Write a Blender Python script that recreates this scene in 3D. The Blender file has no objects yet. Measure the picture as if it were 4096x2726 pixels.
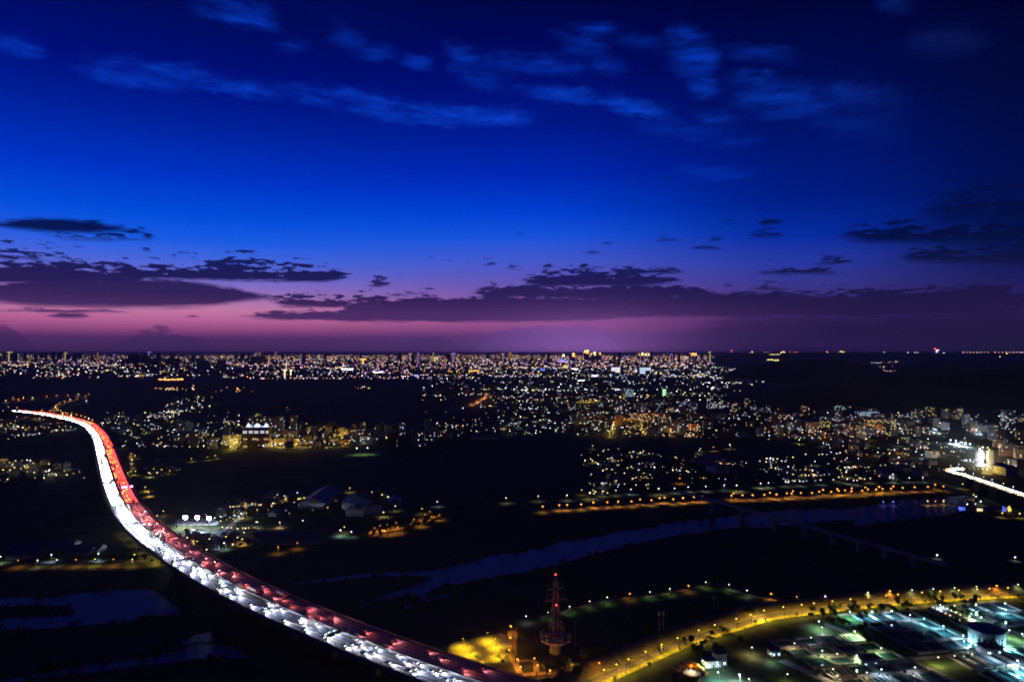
import bpy, math, random
import numpy as np
from mathutils import Vector, Matrix

random.seed(7)
RNG = np.random.default_rng(11)
S = bpy.context.scene
COL = S.collection

# ------------------------------------------------------------------ camera
CAM_H = 215.0
FOC = 2731.0                      # focal length in photo pixels (photo 4096 x 2726)
PITCH = math.atan((1410 - 1363) / FOC)
cam_d = bpy.data.cameras.new('camera')
cam_d.sensor_width = 36.0
cam_d.lens = 36.0 * FOC / 4096
cam_d.clip_start = 1.0
cam_d.clip_end = 300000.0
cam = bpy.data.objects.new('camera', cam_d)
COL.objects.link(cam)
cam.location = (0, 0, CAM_H)
cam.rotation_euler = (math.radians(90) + PITCH, 0, 0)
S.camera = cam

S.render.engine = 'CYCLES'
S.view_settings.view_transform = 'Standard'
S.view_settings.look = 'None'
S.view_settings.exposure = 0.0
S.view_settings.gamma = 1.0
S.view_settings.use_curve_mapping = False
cy = S.cycles
cy.max_bounces = 4
cy.diffuse_bounces = 1
cy.glossy_bounces = 2
cy.transmission_bounces = 1
cy.volume_bounces = 0
cy.transparent_max_bounces = 4
cy.caustics_reflective = False
cy.caustics_refractive = False
cy.use_denoising = True
cy.use_light_tree = True
cy.use_adaptive_sampling = True
cy.adaptive_threshold = 0.008
cy.adaptive_min_samples = 40
cy.sample_clamp_indirect = 2.0
cy.filter_width = 1.85


def lin(c):
    return tuple((x / 255 / 12.92) if x / 255 <= 0.04045 else ((x / 255 + 0.055) / 1.055) ** 2.4 for x in c)


def ang(px, py):
    """photo pixel -> (azimuth, elevation) in degrees"""
    a, b = (px - 2048) / FOC, (1363 - py) / FOC
    c, s = math.cos(PITCH), math.sin(PITCH)
    y, z = c - b * s, s + b * c
    return math.degrees(math.atan2(a, y)), math.degrees(math.atan2(z, math.hypot(a, y)))


def at(px, py, z=0.0):
    """survey: photo pixel -> world point at height z"""
    a, b = (px - 2048) / FOC, (1363 - py) / FOC
    c, s = math.cos(PITCH), math.sin(PITCH)
    t = (z - CAM_H) / (s + b * c)
    return Vector((a * t, (c - b * s) * t, z))


K = 1100 / 2356
C1 = lambda x, y: (x * K, 1300 + y * K)
C2 = lambda x, y: (1000 + x * K, 1300 + y * K)
C3 = lambda x, y: (2000 + x * K, 1300 + y * K)
C4 = lambda x, y: (2996 + x * K, 1300 + y * K)
C5 = lambda x, y: (x * K, 2000 + y * K)
C6 = lambda x, y: (1000 + x * K, 2000 + y * K)
C7 = lambda x, y: (2000 + x * K, 2000 + y * K)
C8 = lambda x, y: (2996 + x * K, 2000 + y * K)

# ------------------------------------------------------------------ dusk sky (world)
W = bpy.data.worlds.new('World')
W.use_nodes = True
wt = W.node_tree
for n in list(wt.nodes):
    wt.nodes.remove(n)


cur = [wt]          # node tree that the helpers write into


def M(op, a, b=None, c=None, clamp=False):
    n = cur[0].nodes.new('ShaderNodeMath')
    n.operation = op
    n.use_clamp = clamp
    for i, v in enumerate((a, b, c)):
        if v is None:
            continue
        if isinstance(v, (int, float)):
            n.inputs[i].default_value = v
        else:
            cur[0].links.new(v, n.inputs[i])
    return n.outputs[0]


def SS(v, lo, hi):
    n = cur[0].nodes.new('ShaderNodeMapRange')
    n.interpolation_type = 'SMOOTHSTEP'
    cur[0].links.new(v, n.inputs['Value'])
    n.inputs['From Min'].default_value = lo
    n.inputs['From Max'].default_value = hi
    return n.outputs['Result']


def MIX(f, a, b):
    n = wt.nodes.new('ShaderNodeMix')
    n.data_type = 'RGBA'
    for s, v in (('Factor', f),):
        if isinstance(v, (int, float)):
            n.inputs[0].default_value = v
        else:
            wt.links.new(v, n.inputs[0])
    for i, v in ((6, a), (7, b)):
        if isinstance(v, tuple):
            n.inputs[i].default_value = (*v, 1)
        else:
            wt.links.new(v, n.inputs[i])
    return n.outputs[2]


def RAMP(f, stops):
    n = wt.nodes.new('ShaderNodeValToRGB')
    cr = n.color_ramp
    stops = sorted(stops)
    cr.elements[0].position, cr.elements[1].position = stops[0][0], stops[-1][0]
    cr.elements[0].color, cr.elements[1].color = (*stops[0][1], 1), (*stops[-1][1], 1)
    for p, c in stops[1:-1]:
        cr.elements.new(p).color = (*c, 1)
    wt.links.new(f, n.inputs[0])
    return n.outputs[0]


tc = wt.nodes.new('ShaderNodeTexCoord')
sx = wt.nodes.new('ShaderNodeSeparateXYZ')
wt.links.new(tc.outputs['Generated'], sx.inputs[0])
DX, DY, DZ = sx.outputs
AZ = M('DEGREES', M('ARCTAN2', DX, DY))
HOR = M('SQRT', M('ADD', M('MULTIPLY', DX, DX), M('MULTIPLY', DY, DY)))
EL = M('DEGREES', M('ARCTAN2', DZ, HOR))
w0 = math.radians(-28)
XR = M('SUBTRACT', M('MULTIPLY', DX, math.cos(w0)), M('MULTIPLY', DY, math.sin(w0)))
YR = M('ADD', M('MULTIPLY', DX, math.sin(w0)), M('MULTIPLY', DY, math.cos(w0)))
SAZ = M('ABSOLUTE', M('DEGREES', M('ARCTAN2', XR, YR)))     # degrees away from the afterglow


def elp(py, px=2048):
    return min(max((ang(px, py)[1] + 4) / 64, 0), 1)


EP = M('MULTIPLY_ADD', EL, 1 / 64, 4 / 64, clamp=True)
LEFT = [(0, (0, 12, 92)), (300, (0, 16, 128)), (500, (0, 36, 165)), (700, (0, 55, 205)), (850, (0, 80, 225)), (950, (25, 95, 235)),
        (1020, (65, 105, 228)), (1080, (100, 108, 218)), (1150, (146, 118, 198)), (1230, (202, 128, 172)), (1275, (190, 104, 156)),
        (1316, (146, 74, 132)), (1348, (80, 46, 102)), (1412, (64, 41, 92))]
MIDC = [(0, (0, 5, 66)), (300, (0, 12, 110)), (500, (0, 25, 142)), (700, (0, 40, 186)), (850, (0, 66, 216)), (950, (25, 86, 226)),
        (1050, (72, 92, 208)), (1110, (96, 88, 190)), (1200, (130, 90, 168)), (1265, (152, 86, 146)), (1308, (142, 74, 134)), (1342, (88, 56, 118)), (1412, (78, 52, 114))]
RIT = [(0, (0, 4, 56)), (400, (0, 14, 92)), (600, (0, 22, 118)), (800, (0, 30, 138)), (950, (6, 46, 166)), (1050, (40, 58, 166)),
       (1130, (56, 56, 146)), (1200, (66, 48, 124)), (1300, (50, 34, 96)), (1412, (38, 26, 76))]
FAR = [(0, (0, 4, 46)), (300, (2, 9, 58)), (600, (2, 14, 76)), (800, (3, 18, 84)), (1000, (8, 20, 78)), (1100, (26, 28, 92)),
       (1200, (42, 33, 96)), (1300, (38, 28, 76)), (1412, (30, 24, 62))]


def ramp_of(tab, zen, px):
    st = [(0.0, tuple(x * 0.5 for x in lin(tab[-1][1])))]
    st += [(elp(py, px), lin(c)) for py, c in tab]
    st.append((1.0, lin(zen)))
    return RAMP(EP, st)


r1, r2, r3, r4 = ramp_of(LEFT, (0, 5, 52), 620), ramp_of(MIDC, (0, 4, 48), 2048), ramp_of(RIT, (0, 4, 44), 3150), ramp_of(FAR, (0, 4, 42), 3950)
CLEAR = MIX(SS(SAZ, 2, 32), r1, r2)
CLEAR = MIX(SS(SAZ, 28, 52), CLEAR, r3)
CLEAR = MIX(SS(SAZ, 50, 66), CLEAR, r4)
# town glow low over the city centre
a_g, e_g = ang(2330, 1400)
gx = M('DIVIDE', M('SUBTRACT', AZ, a_g), 6.5)
gy = M('DIVIDE', M('SUBTRACT', EL, e_g), 2.4)
gl = M('POWER', 2.718, M('MULTIPLY', M('ADD', M('MULTIPLY', gx, gx), M('MULTIPLY', gy, gy)), -1.0))


def noise(sxx, sy, seed, detail=4.0, rough=0.55, shear=0.0):
    cx = wt.nodes.new('ShaderNodeCombineXYZ')
    wt.links.new(M('MULTIPLY_ADD', EL, shear, M('MULTIPLY', AZ, sxx)), cx.inputs[0])
    wt.links.new(M('MULTIPLY', EL, sy), cx.inputs[1])
    cx.inputs[2].default_value = seed
    n = wt.nodes.new('ShaderNodeTexNoise')
    n.noise_dimensions = '3D'
    n.inputs['Scale'].default_value = 1.0
    n.inputs['Detail'].default_value = detail
    n.inputs['Roughness'].default_value = rough
    wt.links.new(cx.outputs[0], n.inputs['Vector'])
    return n.outputs['Fac']


NA = noise(0.42, 2.6, 1.3, 5, 0.58)
NB = noise(1.15, 4.6, 7.7, 4, 0.58)
NC = noise(0.35, 3.2, 4.1, 4, 0.6)
NMIX = M('ADD', M('MULTIPLY', NA, 0.52), M('MULTIPLY', NB, 0.48))
NAc = M('MULTIPLY', M('SUBTRACT', NMIX, 0.5), 2.6)
NCc = M('MULTIPLY', M('SUBTRACT', NC, 0.5), 2.0)
DPX = 1 / 47.0      # degrees per photo pixel near the horizon

# x0, x1, base y at x0, base y at x1, height, raggedness, softness (px), opacity, taper
CLOUDS = [
    (-500, 840, 905, 956, 44, 22, 14, 0.95, .5), (100, 700, 962, 976, 34, 130, 18, 0.8, .25), (-300, 370, 1035, 1054, 28, 150, 14, 0.85, .3),
    (10, 110, 1008, 1012, 30, 60, 16, 0.8, .5), (150, 215, 988, 996, 18, 40, 14, 0.7, .5), (260, 370, 992, 996, 14, 50, 10, .7, .5),
    (540, 630, 1005, 1012, 12, 40, 10, .7, .5), (660, 730, 1030, 1032, 16, 30, 10, .8, .5), (-500, 700, 1134, 1150, 66, 110, 14, 0.97, .2),
    (330, 1500, 1112, 1136, 44, 120, 10, 0.98, .2), (690, 1180, 1105, 1125, 62, 170, 10, 0.95, .4), (-900, 1450, 1236, 1236, 92, 26, 18, 0.94, .42),
    (-500, 800, 1190, 1200, 60, 60, 30, 0.75, .4), (1000, 1500, 1228, 1238, 34, 80, 9, 0.95, .3), (-200, 640, 1250, 1257, 12, 22, 7, .9, .3),
    (100, 440, 1275, 1277, 14, 16, 6, .9, .4), (700, 840, 1273, 1275, 9, 10, 6, .9, .5), (760, 2700, 1280, 1286, 34, 36, 9, .95, .2),
    (1440, 1600, 1154, 1153, 24, 80, 10, .85, .4), (1380, 1570, 1208, 1214, 34, 120, 9, .9, .3), (1580, 1760, 1224, 1228, 40, 120, 9, .9, .3),
    (1180, 2620, 1292, 1284, 78, 56, 10, .95, .22), (1700, 4400, 1268, 1256, 74, 56, 12, .9, .12), (1760, 2980, 1192, 1190, 42, 56, 10, .95, .2),
    (1990, 2820, 1152, 1144, 46, 90, 10, .95, .25), (2360, 2830, 1098, 1100, 22, 40, 9, .9, .35), (2000, 2120, 1083, 1081, 30, 70, 12, .85, .4),
    (1890, 2020, 1068, 1072, 38, 70, 12, .85, .5), (1840, 1900, 1056, 1056, 10, 30, 9, .75, .5), (1770, 1830, 1046, 1048, 11, 25, 9, .8, .5), (1695, 1755, 1034, 1040, 12, 24, 9, .8, .5),
    (2130, 2260, 1080, 1078, 16, 40, 9, .85, .5), (2280, 2390, 1083, 1080, 22, 60, 9, .8, .5), (2360, 2500, 982, 986, 24, 30, 12, .8, .5), (2590, 2760, 978, 970, 36, 50, 18, .75, .35),
    (2290, 2450, 1019, 1020, 12, 18, 9, .7, .5), (2040, 2120, 944, 944, 24, 30, 20, .35, .5), (2725, 2800, 880, 884, 40, 40, 30, .5, .5), (2820, 3010, 902, 902, 18, 44, 18, .6, .5),
    (2990, 3170, 912, 900, 22, 30, 14, .75, .4), (2810, 2920, 975, 962, 15, 26, 12, .75, .4), (2920, 3200, 958, 956, 24, 60, 14, .7, .4), (2700, 2950, 999, 1004, 12, 16, 8, .8, .4),
    (3055, 3110, 1046, 1046, 10, 10, 8, .75, .5), (3180, 3480, 1067, 1062, 22, 54, 12, .8, .4), (2930, 3490, 1104, 1104, 18, 64, 10, .8, .35), (3200, 4600, 985, 1000, 70, 110, 34, .85, .25),
    (3480, 4600, 1060, 1080, 52, 80, 26, .85, .2), (2950, 3240, 1168, 1168, 24, 54, 10, .85, .4), (2860, 2960, 1149, 1149, 10, 30, 8, .7, .5), (2600, 4600, 1226, 1236, 48, 40, 14, .9, .1),
    (1500, 1720, 1186, 1184, 16, 70, 9, .9, .3), (1640, 1760, 1172, 1170, 12, 60, 8, .85, .4), (900, 1380, 1203, 1208, 16, 50, 9, .7, .4), (2300, 2760, 1128, 1124, 16, 60, 9, .85, .3), (2600, 2900, 1212, 1208, 18, 40, 9, .85, .3), (1560, 1640, 1100, 1100, 6, 20, 7, .7, .5), (1250, 1420, 1082, 1084, 5, 10, 6, .7, .5), (-60, 260, 1068, 1074, 16, 90, 11, .85, .3), (420, 640, 1092, 1096, 14, 90, 9, .85, .3),
    (3930, 4080, 1170, 1168, 10, 16, 9, .7, .5), (3500, 4800, 960, 930, 140, 200, 90, .5, .3), (2500, 4900, 1400, 1400, 120, 60, 60, .5, .25), (3480, 3560, 1168, 1167, 10, 16, 8, .6, .5),
]


def shape_group(name, ins, body):
    g = bpy.data.node_groups.new(name, 'ShaderNodeTree')
    for i in ins:
        g.interface.new_socket(i, in_out='INPUT', socket_type='NodeSocketFloat')
    g.interface.new_socket('density', in_out='OUTPUT', socket_type='NodeSocketFloat')
    gi, go = g.nodes.new('NodeGroupInput'), g.nodes.new('NodeGroupOutput')
    cur[0] = g
    g.links.new(body(*[gi.outputs[i] for i in ins]), go.inputs[0])
    cur[0] = wt
    return g


def SSv(v, lo, hi):
    n = cur[0].nodes.new('ShaderNodeMapRange')
    n.interpolation_type = 'SMOOTHSTEP'
    for k, x in (('Value', v), ('From Min', lo), ('From Max', hi)):
        if isinstance(x, (int, float)):
            n.inputs[k].default_value = x
        else:
            cur[0].links.new(x, n.inputs[k])
    return n.outputs['Result']


def cloud_body(az, el, n1, n2, prev, ia, ib, e0, de, h, rag, rag2, soft, op, tp):
    t = M('MULTIPLY_ADD', az, ia, M('MULTIPLY_ADD', prev, 1e-7, ib))     # prev: keeps the evaluation in sequence
    p = SSv(M('ABSOLUTE', M('SUBTRACT', t, 0.5)), 0.5, tp)
    v = M('SUBTRACT', el, M('MULTIPLY_ADD', t, de, e0))
    top = M('MULTIPLY', M('MULTIPLY_ADD', n1, rag, h), p)
    d1 = M('SUBTRACT', top, v)
    d2 = M('MULTIPLY_ADD', M('SUBTRACT', 1.0, p), M('MULTIPLY', h, -0.5), M('MULTIPLY_ADD', n2, rag2, v))
    return M('MAXIMUM', prev, M('MULTIPLY', SSv(M('MINIMUM', d1, d2), 0.0, soft), op))


def wisp_body(az, el, n1, n2, prev, ia, ib, e0, de, iu, idn, op):
    t = M('MULTIPLY_ADD', az, ia, M('MULTIPLY_ADD', prev, 1e-7, ib))
    p = SSv(M('ABSOLUTE', M('MULTIPLY_ADD', n2, 0.9, M('SUBTRACT', t, 0.5))), 0.72, 0.1)
    v = M('SUBTRACT', el, M('MULTIPLY_ADD', t, de, M('MULTIPLY_ADD', n1, 1.5, e0)))
    d = M('MAXIMUM', M('MULTIPLY', v, iu), M('MULTIPLY', v, idn))
    return M('MAXIMUM', prev, M('MULTIPLY', M('MULTIPLY', SSv(d, 1.0, 0.0), p), op))


CLOUD_IN = ['az', 'el', 'n1', 'n2', 'prev', 'ia', 'ib', 'e0', 'de', 'h', 'rag', 'rag2', 'soft', 'op', 'tp']
WISP_IN = ['az', 'el', 'n1', 'n2', 'prev', 'ia', 'ib', 'e0', 'de', 'iu', 'idn', 'op']
CLOUD_G = shape_group('cloud_band', CLOUD_IN, cloud_body)
WISP_G = shape_group('cloud_wisp', WISP_IN, wisp_body)


def use_group(g, n1, n2, prev, vals):
    n = wt.nodes.new('ShaderNodeGroup')
    n.node_tree = g
    for i, s_ in enumerate((AZ, EL, n1, n2)):
        wt.links.new(s_, n.inputs[i])
    if prev is not None:
        wt.links.new(prev, n.inputs[4])
    for i, v in enumerate(vals):
        n.inputs[5 + i].default_value = v
    return n.outputs[0]


dens = None
for (x0, x1, y0, y1, h, rag, soft, op, tp) in CLOUDS:
    a0, e0 = ang(x0, y0)
    a1, e1 = ang(x1, y1)
    h = min(h, 0.13 * (x1 - x0))
    dens = use_group(CLOUD_G, NAc, NCc, dens, (1 / (a1 - a0), -a0 / (a1 - a0), e0, e1 - e0, (h * 1.35 + 4) * DPX, rag * 1.1 * DPX, min(rag, 40) * 0.4 * DPX, (soft * 1.3 + 2) * DPX, 1 - (1 - op) * 0.4, 0.5 - tp))

CC = [(700, (2, 14, 60)), (900, (2, 15, 78)), (1000, (8, 20, 82)), (1060, (22, 26, 92)), (1130, (32, 28, 88)), (1200, (46, 32, 88)), (1260, (74, 44, 102)), (1300, (76, 48, 106)), (1400, (62, 42, 94))]
CCR = [(700, (1, 8, 46)), (900, (2, 12, 60)), (1000, (3, 14, 58)), (1060, (8, 18, 62)), (1130, (20, 22, 68)), (1200, (28, 24, 70)), (1260, (36, 26, 72)), (1300, (36, 26, 70)), (1400, (28, 22, 58))]
CLC = MIX(SS(SAZ, 30, 58), RAMP(EP, [(elp(y), lin(c)) for y, c in CC]), RAMP(EP, [(elp(y), lin(c)) for y, c in CCR]))
SKY = MIX(dens, CLEAR, CLC)

# low cumulus banks standing out of the haze (x0, x1, top, ragged, colour)
for (x0, x1, ytop, rag, col, tp) in [(-300, 200, 1284, 22, (58, 39, 92), .42), (300, 960, 1306, 30, (62, 41, 96), .5), (1500, 1950, 1338, 14, (74, 48, 106), .5), (1840, 2560, 1300, 14, (88, 62, 134), .3)]:
    a0, a1 = ang(x0, 1400)[0], ang(x1, 1400)[0]
    et = ang((x0 + x1) / 2, ytop)[1]
    t = M('MULTIPLY_ADD', AZ, 1 / (a1 - a0), -a0 / (a1 - a0))
    p = SS(M('ABSOLUTE', M('SUBTRACT', t, 0.5)), 0.5, 0.5 - tp)
    top = M('MULTIPLY', p, M('MULTIPLY_ADD', NAc, rag * 2.2 * DPX, et))
    d = M('MULTIPLY', SS(M('SUBTRACT', top, EL), 0, 16 * DPX), SS(p, 0.0, 0.25))
    SKY = MIX(M('MULTIPLY', d, 0.6), SKY, lin(col))
SKY = MIX(M('MULTIPLY', gl, 0.42), SKY, lin((176, 116, 206)))

# high bright wisps: x0,y0,x1,y1, thickness up, thickness down, strength
NW = noise(0.14, 0.95, 2.2, 4, 0.6, 0.28)
NW2 = noise(0.6, 2.2, 9.2, 3, 0.6, 0.2)
WST = M('MULTIPLY', SS(NW, 0.2, 0.68), M('ADD', 0.6, NW2))
NWc = M('SUBTRACT', NW2, 0.5)
NWd = M('SUBTRACT', noise(0.35, 0.8, 15.5, 3, 0.6, -0.2), 0.5)
WISPS = [
    (360, 300, 830, 342, 70, 26, .8), (800, 340, 1150, 374, 46, 24, .75), (1120, 366, 1400, 418, 40, 24, .8), (1320, 398, 1640, 466, 60, 26, 1.1), (1560, 462, 2080, 480, 56, 26, .95),
    (760, 0, 920, 40, 60, 34, .6), (850, 50, 1090, 98, 60, 22, .95), (-100, 170, 160, 205, 40, 24, .7), (1320, 130, 1460, 182, 50, 40, .35), (1430, 214, 1570, 214, 34, 22, .6), (1600, 246, 1730, 266, 34, 22, .55),
    (1780, 205, 1920, 246, 44, 26, .7), (1930, 240, 2330, 276, 44, 30, .95), (1820, 290, 2030, 345, 60, 36, .5), (2300, 112, 2460, 114, 26, 24, .8), (2250, 170, 2440, 218, 50, 34, .75), (2680, 185, 2860, 225, 80, 80, 1.1),
    (2480, 165, 2720, 190, 40, 26, .3), (2100, 370, 2420, 402, 44, 24, .85), (2360, 395, 2670, 460, 46, 24, .9), (2940, 315, 3110, 322, 34, 28, .65), (2760, 348, 2880, 352, 36, 30, .7), (2950, 375, 3320, 415, 70, 46, .6),
    (2780, 478, 2950, 482, 34, 26, .55), (2690, 676, 3040, 694, 30, 26, .4), (2590, 500, 2950, 556, 40, 34, .4), (3500, 15, 3660, 18, 40, 30, .45), (2030, 476, 2110, 484, 34, 24, .5), (3250, 480, 3650, 520, 60, 50, .3), (3620, 150, 3950, 170, 70, 60, .3),
    (2900, 205, 3180, 225, 34, 26, .35), (1110, 188, 1230, 190, 24, 18, .45), (2350, 260, 2500, 272, 40, 26, .45), (3300, 370, 3620, 400, 60, 60, .55), (2960, 420, 3250, 440, 60, 40, .4)]
wisp = M('MULTIPLY', dens, 0.0001)
for (x0, y0, x1, y1, tu, td, stg) in WISPS:
    a0, e0 = ang(x0, y0)
    a1, e1 = ang(x1, y1)
    wisp = use_group(WISP_G, NWc, NWd, wisp, (1 / (a1 - a0), -a0 / (a1 - a0), e0, e1 - e0, 1 / (tu * 1.25 * DPX), -1 / (td * 1.5 * DPX), stg))
wisp = M('MULTIPLY', wisp, WST)
WCOL = MIX(SS(SAZ, 48, 62), MIX(SS(EL, 26, 16), lin((8, 62, 205)), lin((14, 76, 225))), lin((26, 40, 118)))
SKY = MIX(M('MULTIPLY', wisp, 0.76, clamp=True), SKY, WCOL)

bg = wt.nodes.new('ShaderNodeBackground')
bg.inputs['Strength'].default_value = 0.93
wt.links.new(SKY, bg.inputs['Color'])
wo = wt.nodes.new('ShaderNodeOutputWorld')
wt.links.new(bg.outputs[0], wo.inputs['Surface'])
W.cycles.sampling_method = 'MANUAL'
W.cycles.sample_map_resolution = 256
S.world = W

# ------------------------------------------------------------------ helpers
def mat(name, base, rough=0.85, var=0.35, scale=0.2, spec=0.3, metal=0.0, bump=0.0, base2=None):
    m = bpy.data.materials.new(name)
    m.use_nodes = True
    nt = m.node_tree
    b = nt.nodes['Principled BSDF']
    b.inputs['Roughness'].default_value = rough
    b.inputs['Specular IOR Level'].default_value = spec
    b.inputs['Metallic'].default_value = metal
    g = nt.nodes.new('ShaderNodeNewGeometry')
    n = nt.nodes.new('ShaderNodeTexNoise')
    n.inputs['Scale'].default_value = scale
    n.inputs['Detail'].default_value = 4
    nt.links.new(g.outputs['Position'], n.inputs['Vector'])
    r = nt.nodes.new('ShaderNodeValToRGB')
    lo = base2 or tuple(x * (1 - var) for x in base)
    hi = tuple(min(1, x * (1 + var)) for x in base)
    r.color_ramp.elements[0].position, r.color_ramp.elements[1].position = 0.32, 0.68
    r.color_ramp.elements[0].color, r.color_ramp.elements[1].color = (*lo, 1), (*hi, 1)
    nt.links.new(n.outputs['Fac'], r.inputs[0])
    nt.links.new(r.outputs[0], b.inputs['Base Color'])
    if bump:
        bp = nt.nodes.new('ShaderNodeBump')
        bp.inputs['Strength'].default_value = bump
        nt.links.new(n.outputs['Fac'], bp.inputs['Height'])
        nt.links.new(bp.outputs[0], b.inputs['Normal'])
    return m


def emit(name, col, strength, sample=False):
    m = bpy.data.materials.new(name)
    m.use_nodes = True
    b = m.node_tree.nodes['Principled BSDF']
    b.inputs['Base Color'].default_value = (0.02, 0.02, 0.02, 1)
    b.inputs['Emission Color'].default_value = (*col, 1)
    b.inputs['Emission Strength'].default_value = strength
    m.cycles.emission_sampling = 'AUTO' if sample else 'NONE'
    return m


class MB:
    """collects faces and links them as ONE mesh object"""

    def __init__(self):
        self.v, self.f, self.mi, self.cur = [], [], [], 0

    def face(self, pts):
        i = len(self.v)
        self.v += [tuple(p) for p in pts]
        self.f.append(tuple(range(i, i + len(pts))))
        self.mi.append(self.cur)

    def poly_faces(self, pts, faces):
        i = len(self.v)
        self.v += [tuple(p) for p in pts]
        for f in faces:
            self.f.append(tuple(i + k for k in f))
            self.mi.append(self.cur)

    def box(self, cx, cy_, z0, w, d, h, rot=0.0, top_scale=1.0):
        c, s = math.cos(rot), math.sin(rot)
        pts = []
        for zz, k in ((z0, 1.0), (z0 + h, top_scale)):
            for a, b in ((-1, -1), (1, -1), (1, 1), (-1, 1)):
                x, y = a * w / 2 * k, b * d / 2 * k
                pts.append((cx + x * c - y * s, cy_ + x * s + y * c, zz))
        self.poly_faces(pts, [(3, 2, 1, 0), (4, 5, 6, 7), (0, 1, 5, 4), (1, 2, 6, 5), (2, 3, 7, 6), (3, 0, 4, 7)])

    def tube(self, p, q, r0, r1=None, n=6, cap=True):
        p, q = Vector(p), Vector(q)
        r1 = r0 if r1 is None else r1
        d = (q - p).normalized()
        u = d.orthogonal().normalized()
        w = d.cross(u)
        pts = []
        for c, r in ((p, r0), (q, r1)):
            for k in range(n):
                a = 2 * math.pi * k / n
                pts.append(c + (u * math.cos(a) + w * math.sin(a)) * r)
        fs = [(k, (k + 1) % n, n + (k + 1) % n, n + k) for k in range(n)]
        if cap:
            fs += [tuple(reversed(range(n))), tuple(range(n, 2 * n))]
        self.poly_faces(pts, fs)

    def lathe(self, prof, n=24, cx=0, cy_=0):
        pts, fs = [], []
        for r, z in prof:
            for k in range(n):
                a = 2 * math.pi * k / n
                pts.append((cx + r * math.cos(a), cy_ + r * math.sin(a), z))
        for j in range(len(prof) - 1):
            for k in range(n):
                fs.append((j * n + k, j * n + (k + 1) % n, (j + 1) * n + (k + 1) % n, (j + 1) * n + k))
        fs.append(tuple(range((len(prof) - 1) * n, len(prof) * n)))
        self.poly_faces(pts, fs)

    def ball(self, c, r, sq=1.0):
        c = Vector(c)
        pts, fs = [c + Vector((0, 0, r * sq))], []
        for z, rr in ((0.5, 0.87), (-0.5, 0.87)):
            for k in range(6):
                a = math.pi / 3 * k
                pts.append(c + Vector((r * rr * math.cos(a), r * rr * math.sin(a), r * z * sq)))
        pts.append(c - Vector((0, 0, r * sq)))
        for k in range(6):
            k2 = (k + 1) % 6
            fs += [(0, 1 + k, 1 + k2), (1 + k, 7 + k, 7 + k2, 1 + k2), (13, 7 + k2, 7 + k)]
        self.poly_faces(pts, fs)

    def ribbon(self, pts, half, z=None):
        """flat strip along a list of points, half = half width or list of (left, right)"""
        n = len(pts)
        L, R = [], []
        for i, p in enumerate(pts):
            a, b = pts[max(i - 1, 0)], pts[min(i + 1, n - 1)]
            t = Vector((b[0] - a[0], b[1] - a[1], 0)).normalized()
            nrm = Vector((-t.y, t.x, 0))
            lo, hi = half if isinstance(half, tuple) else (-half, half)
            zz = p[2] if z is None else z
            base = Vector((p[0], p[1], zz))
            L.append(base + nrm * hi)
            R.append(base + nrm * lo)
        self.poly_faces(L + R, [(n + i, n + i + 1, i + 1, i) for i in range(n - 1)])

    def mesh(self, name, mats):
        me = bpy.data.meshes.new(name)
        me.from_pydata(self.v, [], self.f)
        for m in (mats if isinstance(mats, (list, tuple)) else [mats]):
            me.materials.append(m)
        if any(self.mi):
            me.polygons.foreach_set('material_index', self.mi)
        return me

    def build(self, name, mats, parent=None, kind=None, loc=None):
        return put(name, self.mesh(name, mats), parent, kind, loc)


def put(name, me, parent=None, kind=None, loc=None):
    o = bpy.data.objects.new(name, me)
    COL.objects.link(o)
    if parent is not None:
        o.parent = parent
    if kind:
        o['kind'] = kind
    if loc is not None:
        o.location = loc
    return o


def np_mesh(name, verts, faces, mats, kind=None, parent=None, mi=None):
    """verts (n,3), faces (m,k) numpy -> one mesh object"""
    me = bpy.data.meshes.new(name)
    nv, (nf, k) = len(verts), faces.shape
    me.vertices.add(nv)
    me.vertices.foreach_set('co', np.asarray(verts, dtype=np.float32).ravel())
    me.loops.add(nf * k)
    me.loops.foreach_set('vertex_index', faces.astype(np.int32).ravel())
    me.polygons.add(nf)
    me.polygons.foreach_set('loop_start', np.arange(0, nf * k, k, dtype=np.int32))
    me.polygons.foreach_set('loop_total', np.full(nf, k, dtype=np.int32))
    for m in (mats if isinstance(mats, (list, tuple)) else [mats]):
        me.materials.append(m)
    if mi is not None:
        me.polygons.foreach_set('material_index', np.asarray(mi, dtype=np.int32))
    me.update(calc_edges=True)
    return put(name, me, parent, kind)


def thing(name, label, cat, loc=(0, 0, 0), rot=0.0, group=None, kind=None):
    o = bpy.data.objects.new(name, None)
    COL.objects.link(o)
    o.empty_display_size = 1
    o.location = loc
    o.rotation_euler = (0, 0, rot)
    tag(o, label, cat, group, kind)
    return o


def tag(o, label=None, cat=None, group=None, kind=None):
    for k, v in (('label', label), ('category', cat), ('group', group), ('kind', kind)):
        if v:
            o[k] = v
    return o


def dup(root, loc, rot, label, group=None):
    r = root.copy()
    COL.objects.link(r)
    r.location = loc
    r.rotation_euler = (0, 0, rot) if isinstance(rot, (int, float)) else rot
    r['label'] = label
    if group:
        r['group'] = group
    for ch in root.children:
        c = ch.copy()
        COL.objects.link(c)
        c.parent = r
        for g in ch.children:
            d = g.copy()
            COL.objects.link(d)
            d.parent = c
    return r


_O = 'zeroth first second third fourth fifth sixth seventh eighth ninth tenth eleventh twelfth thirteenth fourteenth fifteenth sixteenth seventeenth eighteenth nineteenth'.split()
_T = {2: 'twenty', 3: 'thirty', 4: 'forty', 5: 'fifty', 6: 'sixty', 7: 'seventy', 8: 'eighty', 9: 'ninety'}


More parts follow.
